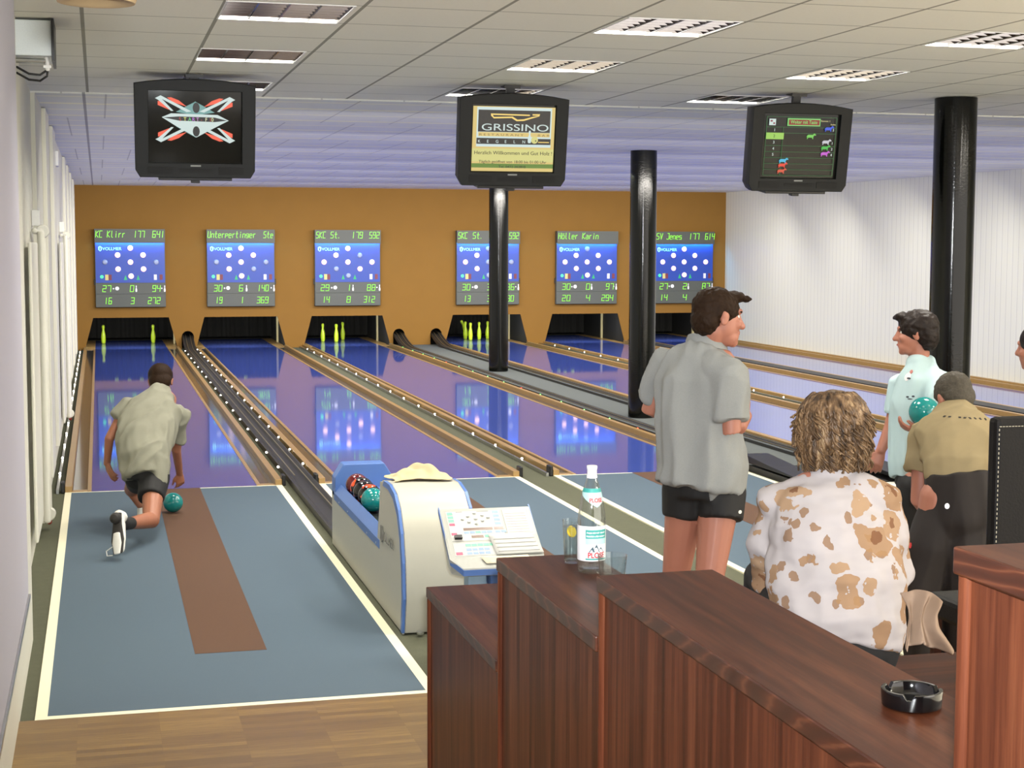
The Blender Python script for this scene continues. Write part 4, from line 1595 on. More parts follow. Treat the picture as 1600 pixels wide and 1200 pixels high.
def wrap(name, a0, a1, zf, r_of, mat, off=.0006, n=28, m=10):
    """a label bent round the bottle: angles measured from the camera side"""
    b = BM()
    V = []
    for i in range(n + 1):
        a = a0 + (a1 - a0) * i / n
        z0, z1 = zf(i / n)
        V.append([b.verts.new((bx + (r_of(z0 + (z1 - z0) * j / m) + off) * cos(a), by + (r_of(z0 + (z1 - z0) * j / m) + off) * sin(a), bz + z0 + (z1 - z0) * j / m)) for j in range(m + 1)])
    for i in range(n):
        for j in range(m):
            b.faces.new((V[i][j], V[i + 1][j], V[i + 1][j + 1], V[i][j + 1]))
    return obj(name, b, mat, t, smooth=True, angle=180)


def r_of(z):
    P = bout
    for (r0, z0), (r1, z1) in zip(P[4:], P[5:]):
        if z0 <= z <= z1:
            return r0 + (r1 - r0) * (z - z0) / (z1 - z0)
    return .0435


VA = math.atan2(-by, -bx)                     # direction from the bottle to the camera
M_LW = plain('label_white', (236, 236, 238), 0.5, var=0.01)
M_LG = plain('label_teal', (60, 158, 150), 0.5, var=0.03)
M_LGP = plain('label_pale_teal', (176, 214, 212), 0.5, var=0.03)
M_LR = plain('label_red', (206, 34, 44), 0.5)
M_LD = plain('label_mountain_grey', (60, 84, 96), 0.5)
wrap('main_label', VA - 1.75, VA + 1.75, lambda u: (.040, .148), r_of, M_LW)
wrap('label_band', VA - .42, VA + 1.25, lambda u: (.110, .137), r_of, M_LG, .0009)
wrap('label_band', VA - .42, VA + 1.25, lambda u: (.044, .049), r_of, M_LG, .0009)
wrap('label_field', VA - .42, VA + 1.25, lambda u: (.092, .110), r_of, M_LGP, .0008)
wrap('neck_label', VA - 1.5, VA + 1.5, lambda u: (.205 + .034 * abs(2 * u - 1.3), .262), r_of, M_LGP)
wrap('neck_band', VA - 1.5, VA + 1.5, lambda u: (.250, .262), r_of, M_LG, .0009)


def wrapped_word(word, z, h, a_mid, span, mat, name='label_word'):
    cu = bpy.data.curves.new(name, 'FONT'); cu.body = word; cu.size = h * 1.4; cu.offset = h * .045
    tmp = bpy.data.objects.new(name, cu); COL.objects.link(tmp)
    me = bpy.data.meshes.new_from_object(tmp.evaluated_get(bpy.context.evaluated_depsgraph_get()))
    bpy.data.objects.remove(tmp)
    me.materials.clear()
    x0, x1 = min(v.co.x for v in me.vertices), max(v.co.x for v in me.vertices)
    for v in me.vertices:
        a = a_mid + (v.co.x - x0) / (x1 - x0) * span - span / 2
        zz = z + v.co.y
        r = r_of(zz) + .0014
        v.co = (bx + r * cos(a), by + r * sin(a), bz + zz)
    o = bpy.data.objects.new(name, me); COL.objects.link(o); me.materials.append(mat); register(o, t)


wrapped_word('PLOSE', .051, .0165, VA + .38, 1.25, M_LR)
wrapped_word('PLOSE', .221, .0125, VA + .42, 1.25, M_LR)
wrapped_word('Acqua minerale naturale', .126, .0055, VA + .38, 1.45, M_LW)
wrapped_word('Natürliches Mineralwasser', .115, .0055, VA + .38, 1.45, M_LW)
b = BM()
for a0, z0, a1, z1, a2, z2 in ((-.2, .068, .25, .068, .10, .086), (.05, .068, .62, .068, .36, .093), (.4, .068, .98, .068, .70, .084)):
    b.faces.new([b.verts.new((bx + .0448 * cos(VA + a), by + .0448 * sin(VA + a), bz + z)) for a, z in ((a0, z0), (a1, z1), (a2, z2))])
obj('label_mountain', b, M_LD, t)

# tall glass with lemonade behind the bottle, tumbler beside it
t = thing('tall_glass', 'tall glass of clear drink with lemon slice, behind the bottle', 'glass', (1.43, 4.735, bz))
gx, gy = 1.432, 4.745
bm = BM(); lathe(bm, [(0, 0), (.022, 0), (.024, .004), (.030, .138), (.0285, .138), (.0225, .010), (0, .010)], 32, (gx, gy, bz))
obj('glass_body', bm, M_GLASS, t, smooth=True, angle=60)
bm = BM(); lathe(bm, [(0, .011), (.0215, .011), (.0268, .118), (0, .118)], 32, (gx, gy, bz))
obj('drink', bm, M_WATER, t, smooth=True, angle=60)
bm = BM(); lathe(bm, [(0, -.003), (.018, -.003), (.019, 0), (.018, .003), (0, .003)], 24)
bm.transform(Matrix.Translation((gx - .004, gy - .012, bz + .102)) @ Matrix.Rotation(1.2, 4, 'X') @ Matrix.Rotation(.5, 4, 'Y'))
obj('lemon_slice', bm, plain('lemon_yellow', (240, 205, 60), 0.4), t, smooth=True)
t = thing('tumbler', 'low patterned empty tumbler in front of the bottle', 'glass', (1.475, 4.44, bz))
gx, gy = 1.474, 4.46
bm = BM()
lathe(bm, [(0, 0), (.034, 0), (.038, .003), (.041, .04), (.045, .078), (.0435, .079), (.039, .040), (.035, .012), (0, .010)], 40, (gx, gy, bz))
for v in bm.verts:
    if v.co.z < bz + .06 and (v.co.x - gx) ** 2 + (v.co.y - gy) ** 2 > .0385 ** 2 * .8:
        a = math.atan2(v.co.y - gy, v.co.x - gx)
        k = 1 + .03 * sin(a * 10 + (v.co.z - bz) * 200)
        v.co.x = gx + (v.co.x - gx) * k; v.co.y = gy + (v.co.y - gy) * k
obj('glass_body', bm, M_GLASS, t, smooth=True, angle=60)

# black leather chair behind the tallest partition box
M_LEATH = plain('black_leather', (11, 9, 9), 0.55, var=0.15, vs=30, bump=0.2, bs=120, spec=0.25)
M_STITCH = plain('white_stitching', (176, 170, 150), 0.6)
cx0, cyb, cz0 = 2.99, 4.84, 0.421
t = thing('dining_chair', 'black leather high-backed chair with pale stitching at the right edge', 'chair', (cx0 + .23, cyb + .25, cz0))
ctop = 1.585
bm = BM(); box(bm, cx0, cx0 + .46, cyb, cyb + .06, .83, ctop)
obj('backrest', bm, M_LEATH, t, bevel=0.018)
bm = BM(); box(bm, cx0, cx0 + .46, cyb, cyb + .46, .79, .88)
obj('seat', bm, M_LEATH, t, bevel=0.02)
for x in (cx0 + .01, cx0 + .41):
    for y in (cyb + .01, cyb + .40):
        bm = BM(); prism(bm, [(x + .005, y + .005), (x + .035, y + .005), (x + .035, y + .035), (x + .005, y + .035)], 'z', cz0, .80)
        obj('leg', bm, M_BENCH, t)
bm = BM()
for k in range(44):
    z = .84 + (ctop - .03 - .84) * k / 44
    box(bm, cx0 + .010, cx0 + .0125, cyb - .0015, cyb + .001, z, z + .008)
for k in range(36):
    x = cx0 + .012 + .43 * k / 36
    box(bm, x, x + .008, cyb - .0015, cyb + .001, ctop - .032, ctop - .0295)
obj('stitching', bm, M_STITCH, t)

# ------------------------------------------------------------------ people
M_SKIN = plain('skin', (162, 106, 86), 0.5, var=0.06, vs=14, **{'Subsurface Weight': 0.0})
M_SKINT = plain('skin_tanned', (150, 96, 70), 0.5, var=0.06, vs=14)
M_HAIRB = plain('hair_dark_brown', (40, 27, 17), 0.6, spec=0.1, var=0.45, vs=70, bump=0.6, bs=90)
M_HAIRD = plain('hair_near_black', (30, 22, 18), 0.5, spec=0.18, var=0.45, vs=70, bump=0.6, bs=90)
M_HAIRG = plain('hair_greying', (70, 65, 56), 0.6, spec=0.18, var=0.5, vs=110, bump=0.6, bs=120)
n = N('hair_streaked_brown')
_f = n.noise(n.scale(52, 52, 9), 1.0, 3, .6)
M_HAIRW = n.done(n.ramp(_f, [(.30, lin((42, 31, 22))), (.48, lin((92, 70, 48))), (.60, lin((124, 98, 70))), (.74, lin((176, 150, 114)))]), 0.42, 0, 0.3)
M_GREYSH = plain('grey_melange_jersey', (138, 140, 138), 0.9, var=0.07, vs=160, spec=0.1, bump=0.15, bs=300)
M_GREYSH2 = plain('grey_melange_jersey_light', (132, 131, 116), 0.9, var=0.06, vs=160, spec=0.1)
M_SHORT = plain('black_sports_shorts', (10, 9, 9), 0.75, var=0.1)
M_LBLUE = plain('light_blue_jersey', (170, 192, 194), 0.85, var=0.03, spec=0.15)
M_BEIGE = plain('khaki_jersey', (142, 128, 98), 0.9, var=0.05, spec=0.1)
M_TROU = plain('dark_brown_trousers', (28, 21, 18), 0.8, var=0.15)
M_SHOE = plain('white_trainer', (214, 212, 204), 0.5)
M_SOLE = plain('dark_rubber_sole', (38, 34, 30), 0.7)
M_SOCK = plain('black_sock', (18, 18, 18), 0.9)
M_EYEW = plain('eye_white', (226, 222, 214), 0.25)
M_IRIS = plain('eye_iris', (40, 28, 20), 0.2)
M_LIP = plain('lip', (158, 84, 74), 0.45)


def remesh(name, prims, voxel, smooth, mat, parent, fold=None, seed=0.0):
    """prims draw closed shapes into one bmesh; their union becomes one continuous surface"""
    bm = BM()
    for p in prims:
        p(bm)
    me = bpy.data.meshes.new(name)
    bm.to_mesh(me); bm.free()
    tmp = bpy.data.objects.new('tmp', me); COL.objects.link(tmp)
    r = tmp.modifiers.new('r', 'REMESH'); r.mode = 'VOXEL'; r.voxel_size = voxel; r.adaptivity = 0.0
    me2 = bpy.data.meshes.new_from_object(tmp.evaluated_get(bpy.context.evaluated_depsgraph_get()))
    bpy.data.objects.remove(tmp); bpy.data.meshes.remove(me)
    bm = BM(); bm.from_mesh(me2)
    for _ in range(smooth):
        bmesh.ops.smooth_vert(bm, verts=bm.verts, factor=0.5, use_axis_x=True, use_axis_y=True, use_axis_z=True)
    if fold:
        bm.normal_update()
        for v in bm.verts:
            v.co += v.normal * fold(v.co)
        bmesh.ops.smooth_vert(bm, verts=bm.verts, factor=0.4, use_axis_x=True, use_axis_y=True, use_axis_z=True)
    bm.to_mesh(me2); bm.free()
    me2.name = name
    me2.materials.clear()
    return mesh_obj(name, me2, mat, parent, smooth=True, angle=180)


def T(pts, radii, side=None, seg=16, ends='rr'):
    return lambda bm: sweep(bm, pts, radii, seg, side, ends=ends)


def E(c, r, axes=None):
    """ellipsoid; axes = (x dir, y dir, z dir)"""
    def f(bm):
        M = Matrix.Identity(4)
        if axes:
            for i in range(3):
                for k in range(3):
                    M[k][i] = axes[i][k]
        bmesh.ops.create_uvsphere(bm, u_segments=24, v_segments=16, radius=1.0, matrix=Matrix.Translation(c) @ M @ Matrix.Diagonal((r[0], r[1], r[2], 1)))
    return f


def V(*a):
    return Vector(a[0] if len(a) == 1 else a)


def frame(fwd, up):
    """right, forward, up"""
    f = V(fwd).normalized(); u = V(up); u = (u - f * u.dot(f)).normalized()
    return f.cross(u), f, u


def head_prims(c, fwd, up, k=1.0):
    R, F, U = frame(fwd, up)
    c = V(c)
    q = lambda r, f, u: c + R * (r * k) + F * (f * k) + U * (u * k)
    A = (R, F, U)
    s = lambda *r: tuple(x * k for x in r)
    P = [E(q(0, -.012, .030), s(.076, .096, .084), A), E(q(0, .030, -.020), s(.064, .070, .080), A), E(q(0, .050, -.068), s(.050, .050, .045), A),
         E(q(0, .078, -.094), s(.026, .022, .020), A), E(q(0, .082, .038), s(.050, .022, .016), A),
         T([q(0, .092, .026), q(0, .106, -.002), q(0, .118, -.022)], [.010 * k, .012 * k, .015 * k]),
         E(q(-.013, .100, -.024), s(.010, .010, .009), A), E(q(.013, .100, -.024), s(.010, .010, .009), A),
         E(q(0, .096, -.049), s(.024, .010, .007), A), E(q(0, .093, -.063), s(.021, .011, .008), A),
         E(q(-.040, .066, -.018), s(.024, .026, .022), A), E(q(.040, .066, -.018), s(.024, .026, .022), A)]
    for sd in (-1, 1):
        ra = V(R * sd)
        P.append(E(q(sd * .076, -.006, -.004), s(.009, .019, .032), (R, (F * .96 - U * .26).normalized(), (U * .96 + F * .26).normalized())))
        P.append(E(q(sd * .080, -.012, .010), s(.010, .013, .018), A))
    return P


def face_parts(parent, c, fwd, up, k=1.0):
    R, F, U = frame(fwd, up)
    c = V(c)
    for sd in (-1, 1):
        p = c + R * (sd * .031 * k) + F * (.073 * k) + U * (.014 * k)
        bm = BM(); ball(bm, p, .0115 * k, 12, 8)
        e = obj('eye', bm, M_EYEW, parent, smooth=True)
        bm = BM(); ball(bm, p + F * (.0068 * k), .0062 * k, 10, 6)
        obj('iris', bm, M_IRIS, e, smooth=True)
        bm = BM()
        sweep(bm, [p + R * (-.018 * k) + U * (.020 * k) + F * .010, p + U * (.025 * k) + F * .014, p + R * (.018 * k) + U * (.020 * k) + F * .010], .0045 * k, 8)
        obj('eyebrow', bm, M_HAIRB, parent, smooth=True)
    bm = BM()
    sweep(bm, [c + R * (-.022 * k) + F * (.093 * k) + U * (-.056 * k), c + F * (.104 * k) + U * (-.055 * k), c + R * (.022 * k) + F * (.093 * k) + U * (-.056 * k)], [.003, .006, .003], 8)
    obj('lips', bm, M_LIP, parent, smooth=True)


def hair_cap(c, fwd, up, k=1.0, front=.075, low=-.05, thick=.014, tuft=0.0):
    """short hair: a shell over the skull, clear of the face and the ears"""
    R, F, U = frame(fwd, up)
    c = V(c)
    q = lambda r, f, u: c + R * (r * k) + F * (f * k) + U * (u * k)
    A = (R, F, U)
    s = lambda *r: tuple(x * k for x in r)
    P = [E(q(0, -.016, .044), s(.076 + thick, .092 + thick, .076 + thick), A),
         E(q(0, -.060, -.008), s(.066 + thick, .046 + thick, .060 + thick), A),
         E(q(0, -.064, low), s(.052 + thick, .026 + thick, .032), A)]
    for sd in (-1, 1):
        P.append(E(q(sd * .066, .022, .030), s(.014 + thick * .6, .022, .030), A))
    if tuft:
        P.append(E(q(.0, .070, .098), s(.058, .040, .026), A))
        P.append(E(q(.02, .098 + tuft, .094), s(.030, .024, .014), A))
    return P


def hand(w, d, n, side, k=1.0, curl=0.5, spread=0.10, thumb=0.6):
    """wrist, finger direction, back-of-hand normal, side to which the thumb points"""
    w, d = V(w), V(d).normalized()
    n = V(n); n = (n - d * n.dot(d)).normalized()
    s = V(side); s = (s - d * s.dot(d) - n * s.dot(n)).normalized()
    P = [T([w - d * .01 * k, w + d * .035 * k, w + d * .085 * k], [(.026 * k, .017 * k), (.037 * k, .016 * k), (.041 * k, .013 * k)], s)]
    for i, (off, ln) in enumerate(((.031, .072), (.0105, .080), (-.0105, .075), (-.031, .058))):
        b = w + d * .082 * k + s * off * k
        dd = (d + s * (off / .031) * spread).normalized()
        pts = [b - d * .01 * k]
        p, ang = b, 0.0
        pts.append(p)
        for j, f in enumerate((.45, .32, .23)):
            ang += curl * (0.55 + .25 * j) * (1 + .12 * i)
            st = dd * cos(ang) - n * sin(ang)
            p = p + st * (ln * f * k)
            pts.append(p)
        P.append(T(pts, [.0095 * k, .0095 * k, .0088 * k, .0082 * k, .0072 * k], None, 10))
    b = w + d * .022 * k + s * .030 * k
    t1 = (d * (1 - thumb * .4) + s * thumb - n * .25).normalized()
    t2 = (d + s * .18 - n * .35).normalized()
    P.append(T([b - s * .012 * k, b + t1 * .032 * k, b + t1 * .032 * k + t2 * .030 * k, b + t1 * .032 * k + t2 * .054 * k], [.016 * k, .0125 * k, .0105 * k, .009 * k], None, 10))
    return P


def folds(along, amp, freq, seed, along2=None):
    """long soft creases running in the direction 'along'"""
    ax = V(along).normalized()
    a2 = V(along2).normalized() if along2 else ax

    def f(p):
        q = p - ax * (p.dot(ax) * .86)
        r = p - a2 * (p.dot(a2) * .80)
        a = noise.noise(q * freq + V((seed, 0, 0)))
        b = noise.noise(r * freq * 1.9 + V((0, seed, 0)))
        return amp * (.6 - abs(a) * 2.2 + .35 * b)
    return f


def shoe(parent, heel, toe, up, k=1.0, mat=None, name='shoe'):
    heel, toe, up = V(heel), V(toe), V(up).normalized()
    d = (toe - heel); L = d.length; d.normalize()
    sd = d.cross(up).normalized()
    P = [T([heel + d * .03 * k + up * .040, heel + d * L * .35 + up * .045, heel + d * L * .65 + up * .036, toe - d * .03 + up * .028], [(.036 * k, .038), (.037 * k, .042), (.046 * k, .032), (.040 * k, .024)], sd),
         T([heel + d * .05 * k + up * .05, heel + d * .055 * k + up * .085], [(.036 * k, .042 * k), (.036 * k, .040 * k)], sd)]
    o = remesh(name, P, .008, 3, mat or M_SHOE, parent)
    bm = BM()
    sweep(bm, [heel + d * .02 + up * .009, heel + d * L * .3 + up * .009, heel + d * L * .66 + up * .009, toe - d * .02 + up * .011], [(.034 * k, .010), (.034 * k, .010), (.048 * k, .010), (.036 * k, .010)], 14, sd)
    obj('sole', bm, M_SOLE, o, smooth=True)
    return o


UP = V(0, 0, 1)


def decal(name, cloth, p, pts, mat, parent, lift=.002):
    """a small patch of the outline pts (metres, x right, y up) stitched onto the cloth below the point p"""
    o = Vector((0, 0, 2.181))
    d = (V(p) - o).normalized()
    me = cloth.data
    bm = BM(); bm.from_mesh(me)
    from mathutils.bvhtree import BVHTree
    tree = BVHTree.FromBMesh(bm); bm.free()
    hit, nrm, _, _ = tree.ray_cast(o, d)
    if hit is None:
        hit, nrm, _, _ = tree.find_nearest(V(p))
    x = UP.cross(nrm).normalized(); y = nrm.cross(x).normalized()
    bm = BM()
    vs = []
    for a, b in pts:
        q = hit + x * a + y * b
        h2, n2, _, _ = tree.find_nearest(q)
        vs.append((h2, n2))
    A = [bm.verts.new(h + n * lift) for h, n in vs]; B = [bm.verts.new(h - n * .003) for h, n in vs]
    c0 = tree.find_nearest(hit)[0] + nrm * lift
    c = bm.verts.new(c0)
    for i in range(len(A)):
        j = (i + 1) % len(A)
        bm.faces.new((A[i], A[j], c)); bm.faces.new((B[i], B[j], A[j], A[i]))
    bmesh.ops.recalc_face_normals(bm, faces=bm.faces[:])
    return obj(name, bm, mat, parent)


def oval(a, b, n=18):
    return [(a * cos(2 * pi * k / n), b * sin(2 * pi * k / n)) for k in range(n)]


# ---- 1: the bowler, bending far forward on one knee
g = thing('person', 'bending bowler in a grey polo shirt and black shorts on the leftmost approach', 'person', ((0.312, 11.863, 0.071)[0], (0.312, 11.863, 0.071)[1], 0))
hc = V((0.455, 12.769, 1.081)); hf = V(.10, 1.0, -.42); hu = V(0.02, .45, .9)
hip = V((0.323, 12.103, 0.456)); nk = V((0.453, 12.655, 0.960))
lsh, rsh = V((0.192, 12.562, 0.907)), V((0.591, 12.607, 0.830))
lel, lwr = V((0.051, 12.453, 0.675)), V((0.032, 12.492, 0.482))
rel, rwr = V((0.563, 12.671, 0.550)), V((0.594, 12.872, 0.337))
kn, an = V((0.333, 11.741, 0.158)), V((0.154, 11.356, 0.205))
lkn, lan = V((0.218, 12.682, 0.247)), V((0.283, 12.654, 0.126))
body = head_prims(hc, hf, hu, 1.12)
body += [T([nk + V(0, -.02, -.02), hc + V(0, -.045, -.06), hc + V(0, -.01, -.01)], [.062, .056, .055]),
         T([hip, hip.lerp(nk, .5), nk], [(.13, .10), (.13, .10), (.12, .08)], (1, 0, 0)),
         T([lsh, lel, lwr], [.050, .037, .027]), T([rsh, rel, rwr], [.050, .038, .028]),
         T([hip + V(.05, -.02, -.02), kn], [.092, .062]), T([kn, kn.lerp(an, .35), an], [.060, .056, .038]),
         T([hip + V(-.06, .04, -.02), lkn], [.085, .06]), T([lkn, lan], [.055, .036])]
body += hand(lwr, (V((0.090, 12.412, 0.333)) - lwr), (-.9, -.3, .2), (.2, -.2, -.9), .98, .35)
body += hand(rwr, V((0.608, 12.917, 0.194)) - rwr, (.3, -.85, .3), (-.9, 0, 0), .98, .5)
remesh('body', body, .0062, 2, M_SKINT, g)
remesh('hair', hair_cap(hc, hf, hu, 1.12, low=-.045, thick=.012), .007, 2, M_HAIRB, g)
sh = [T([V((0.307, 12.063, 0.424)), V((0.302, 12.127, 0.551)), V((0.309, 12.262, 0.679)), V((0.354, 12.396, 0.800)), V((0.403, 12.496, 0.902)), V((0.443, 12.599, 1.006))],
        [(.170, .165), (.188, .178), (.215, .175), (.232, .160), (.205, .125), (.10, .08)], (1, 0.05, -.12), ends='fr'),
      T([V((0.375, 12.543, 0.878)), lsh, V((0.098, 12.507, 0.826))], [.085, .078, .056], ends='rf'),
      T([V((0.497, 12.563, 0.873)), rsh, V((0.568, 12.634, 0.605))], [.085, .084, .060], ends='rf'),
      T([V((0.384, 12.054, 0.548)), V((0.405, 11.970, 0.375))], [(.085, .10), (.055, .07)], (1, 0, 0), ends='rf'),
      T([nk + V(0, -.015, -.01), nk + V(0, .03, .045)], [.078, .072], ends='rr')]
remesh('polo_shirt', sh, .010, 4, M_GREYSH2, g, folds((.75, .3, .65), .021, 9, 3.1, (.2, .4, 1)))
so = [T([hip + V(0, 0, .05), hip + V(0, -.02, -.05)], [(.165, .135), (.165, .13)], (1, 0, 0), ends='ff'),
      T([hip + V(.05, -.03, -.03), hip.lerp(kn, .55) + V(.01, 0, 0)], [.118, .100], ends='rf'),
      T([hip + V(-.07, .05, -.03), hip.lerp(lkn, .62)], [.105, .088], ends='rf')]
remesh('shorts', so, .010, 3, M_SHORT, g)
remesh('sock', [T([an.lerp(kn, .16), an + (an - kn).normalized() * .03], [.045, .045])], .006, 2, M_SOCK, g)
# rear foot: toes on the floor, sole turned towards us
heel, toe = V((0.085, 11.198, 0.321)), V((0.085, 11.048, 0.039))
dn = (toe - heel).normalized(); nv = V(.45, .88, 0.05)
s1 = shoe(g, heel, toe, nv, 1.05)
bm = BM()
sd = dn.cross(nv.normalized()).normalized()
for c, r in ((heel + dn * .045 - nv.normalized() * .010, .040),):
    sweep(bm, [c, c - nv.normalized() * .006], r, 18)
obj('heel_patch', bm, M_SOLE, s1, smooth=True)
bm = BM()
a = toe - dn * .16 - nv.normalized() * .004; b_ = toe - dn * .02 - nv.normalized() * .004
sweep(bm, [a, (a + b_) / 2, b_], [(.026, .010), (.036, .010), (.024, .010)], 14, sd)
obj('white_sole', bm, M_SHOE, s1, smooth=True)
bm = BM(); sweep(bm, [toe - dn * .07 - sd * .04, toe - dn * .05 - sd * .085, toe - dn * .015 - sd * .08, toe - dn * .01 - sd * .04], .004, 6)
obj('lace', bm, M_SHOE, s1, smooth=True)
lf = V(lan.x, lan.y - .05, 0.002)
shoe(g, lf, lf + V(.03, .28, 0), UP, 1.0)

# ---- 2: standing man seen from behind, head in profile to the right
g = thing('person', 'standing man in a grey polo shirt and black shorts, looking right', 'person', ((2.504, 6.434, 0.264)[0], (2.504, 6.434, 0.264)[1], .20))
hc = V((2.635, 6.525, 1.853)); hf = V(.99, .10, -.12); hu = V(.10, .10, 1)
nk = V((2.595, 6.564, 1.713)); hip = V((2.570, 6.496, 1.131))
FD = V(.62, .78, 0)                                             # where his chest points
SDv = V(.78, -.62, 0)
lsh, rsh = V((2.467, 6.674, 1.643)), V((2.637, 6.398, 1.611))
lel, lwr = V((2.399, 6.734, 1.431)), V((2.609, 6.883, 1.386))
rel, rwr = V((2.636, 6.355, 1.362)), V((2.745, 6.457, 1.426))
FL = .202
lan, ran = V((2.433, 6.558, 0.280)), V((2.544, 6.375, 0.305))
lkn, rkn = V((2.484, 6.604, 0.704)), V((2.558, 6.389, 0.715))
body = head_prims(hc, hf, hu, 1.05)
body += [T([nk + V(0, 0, -.05), nk + V(.01, 0, .02), hc + V(-.015, 0, -.05)], [.075, .060, .058]),
         T([hip, hip.lerp(nk, .5), nk + V(0, 0, -.06)], [(.15, .11), (.15, .11), (.14, .09)], SDv),
         T([lsh, lel, lel.lerp(lwr, .4), lwr], [.052, .042, .042, .028]), T([rsh, rel, rel.lerp(rwr, .4), rwr], [.054, .044, .043, .029]),
         T([hip - SDv * .075 + V(0, 0, -.02), lkn, lkn.lerp(lan, .35), lan], [.098, .062, .062, .040], None),
         T([hip + SDv * .075 + V(0, 0, -.02), rkn, rkn.lerp(ran, .35), ran], [.098, .062, .062, .040], None)]
body += hand(rwr, V((2.771, 6.501, 1.523)) - rwr, (.75, -.5, .2), (-.4, .8, .3), .95, .45)
body += hand(lwr, V((2.766, 7.009, 1.392)) - lwr, (-.6, -.6, .4), (0, 0, 1), .95, .4)
remesh('body', body, .0052, 2, M_SKIN, g)
face_parts(g, hc, hf, hu, 1.05)
remesh('hair', hair_cap(hc, hf, hu, 1.05, low=-.045, thick=.012, tuft=.016), .006, 2, M_HAIRB, g, lambda p: .006 * noise.noise(p * 55) + .003 * noise.noise(p * 120))
sh = [T([V((2.550, 6.499, 1.109)), V((2.566, 6.504, 1.199)), V((2.555, 6.516, 1.306)), V((2.553, 6.530, 1.447)), V((2.556, 6.540, 1.574)), V((2.570, 6.546, 1.672)), V((2.590, 6.546, 1.729))],
        [(.196, .178), (.196, .176), (.186, .158), (.190, .148), (.198, .135), (.160, .100), (.088, .075)], (.82, -.57, 0), ends='ff'),
      T([V((2.537, 6.584, 1.656)), lsh, V((2.418, 6.738, 1.523)), V((2.407, 6.758, 1.481))], [.075, .080, .074, .072], ends='rf'),
      T([V((2.594, 6.486, 1.648)), rsh, V((2.632, 6.368, 1.489)), V((2.633, 6.361, 1.420))], [.075, .084, .080, .080], ends='rf'),
      T([V((2.575, 6.479, 1.182)), V((2.634, 6.393, 1.093))], [.10, .095], ends='rf')]
remesh('polo_shirt', sh, .0085, 4, M_GREYSH, g, folds((.12, 0, 1), .022, 10, 1.7, (.5, 0, .8)))
R3 = nk + V(0, 0, .0)
bm = BM()
n_ = 30
ringp = []
for k in range(n_ + 1):
    a = 2 * pi * k / n_
    ringp.append((cos(a), sin(a)))
rows = []
cc = nk + V(.008, .015, .010)
for r, z in ((.098, -.012), (.090, .028), (.082, .046), (.074, .044), (.076, .0)):
    rows.append([bm.verts.new(cc + SDv * (r * x) + FD * (r * y) + V(0, 0, z - .022 * y)) for x, y in ringp[:-1]])
for A, B in zip(rows, rows[1:]):
    for k in range(n_):
        bm.faces.new((A[k], A[(k + 1) % n_], B[(k + 1) % n_], B[k]))
obj('collar', bm, M_GREYSH, g, smooth=True, angle=70)
so = [T([hip + V(0, 0, .03), hip + V(0, 0, -.06)], [(.160, .135), (.176, .140)], SDv, ends='ff'),
      T([hip - SDv * .082 + V(0, 0, -.04), V((2.499, 6.552, 0.971))], [.112, .100], ends='rf'),
      T([hip + SDv * .082 + V(0, 0, -.04), V((2.614, 6.408, 0.975))], [.112, .100], ends='rf')]
shorts = remesh('shorts', so, .009, 4, M_SHORT, g, folds((0, 0, 1), .006, 9, 5.0))
decal('logo_patch', shorts, (2.658, 6.298, 1.028), oval(.011, .008), M_SHOE, g)
for a_ in (lan, ran):
    h_ = V(a_.x, a_.y, FL) - FD * .07
    shoe(g, h_, h_ + FD * .29, UP, 1.0)
    remesh('sock', [T([V(a_.x, a_.y, FL + .05), a_ + V(0, 0, .06)], [.045, .048])], .008, 2, M_SOCK, g)


# ---- 3: seated woman in a floral blouse
def m_floral():
    n = N('floral_cotton')
    co = n.co()
    w = n.node('ShaderNodeVectorMath', operation='ADD')
    nz = n.node('ShaderNodeTexNoise'); n.link(co, nz.inputs['Vector']); nz.inputs['Scale'].default_value = 16; nz.inputs['Detail'].default_value = 3
    sc_ = n.node('ShaderNodeVectorMath', operation='SCALE'); n.link(nz.outputs['Color'], sc_.inputs[0]); sc_.inputs['Scale'].default_value = 0.075
    n.link(co, w.inputs[0]); n.link(sc_.outputs[0], w.inputs[1])
    vo = n.node('ShaderNodeTexVoronoi'); n.link(w.outputs[0], vo.inputs['Vector']); vo.inputs['Scale'].default_value = 9.5
    vo.inputs['Randomness'].default_value = 1.0
    d = vo.outputs['Distance']
    rv = n.xyz(vo.outputs['Color'])
    big = n.m_('LESS_THAN', d, n.m_('MULTIPLY_ADD', rv[0], 0.62, 0.10))
    ring_ = n.m_('LESS_THAN', d, n.m_('MULTIPLY', n.m_('GREATER_THAN', rv[2], .6), 0.22))
    pet = n.m_('GREATER_THAN', n.noise(None, 42, 2), 0.34)
    big = n.m_('MULTIPLY', big, pet)
    vo2 = n.node('ShaderNodeTexVoronoi'); n.link(w.outputs[0], vo2.inputs['Vector']); vo2.inputs['Scale'].default_value = 15
    rv2 = n.xyz(vo2.outputs['Color'])
    small = n.m_('LESS_THAN', vo2.outputs['Distance'], n.m_('MULTIPLY', n.m_('GREATER_THAN', rv2[1], 0.5), 0.30))
    base = n.mix(n.noise(None, 12, 2), lin((166, 159, 159)), lin((178, 172, 171)))
    tan = n.mix(rv[1], lin((142, 108, 74)), lin((160, 130, 98)))
    c = n.mix(n.m_('MULTIPLY', small, .85), base, lin((132, 100, 70)))
    c = n.mix(n.m_('MULTIPLY', big, .9), c, tan)
    c = n.mix(n.m_('MULTIPLY', ring_, .8), c, lin((106, 68, 44)))
    return n.done(c, 0.8, 0, 0.15)


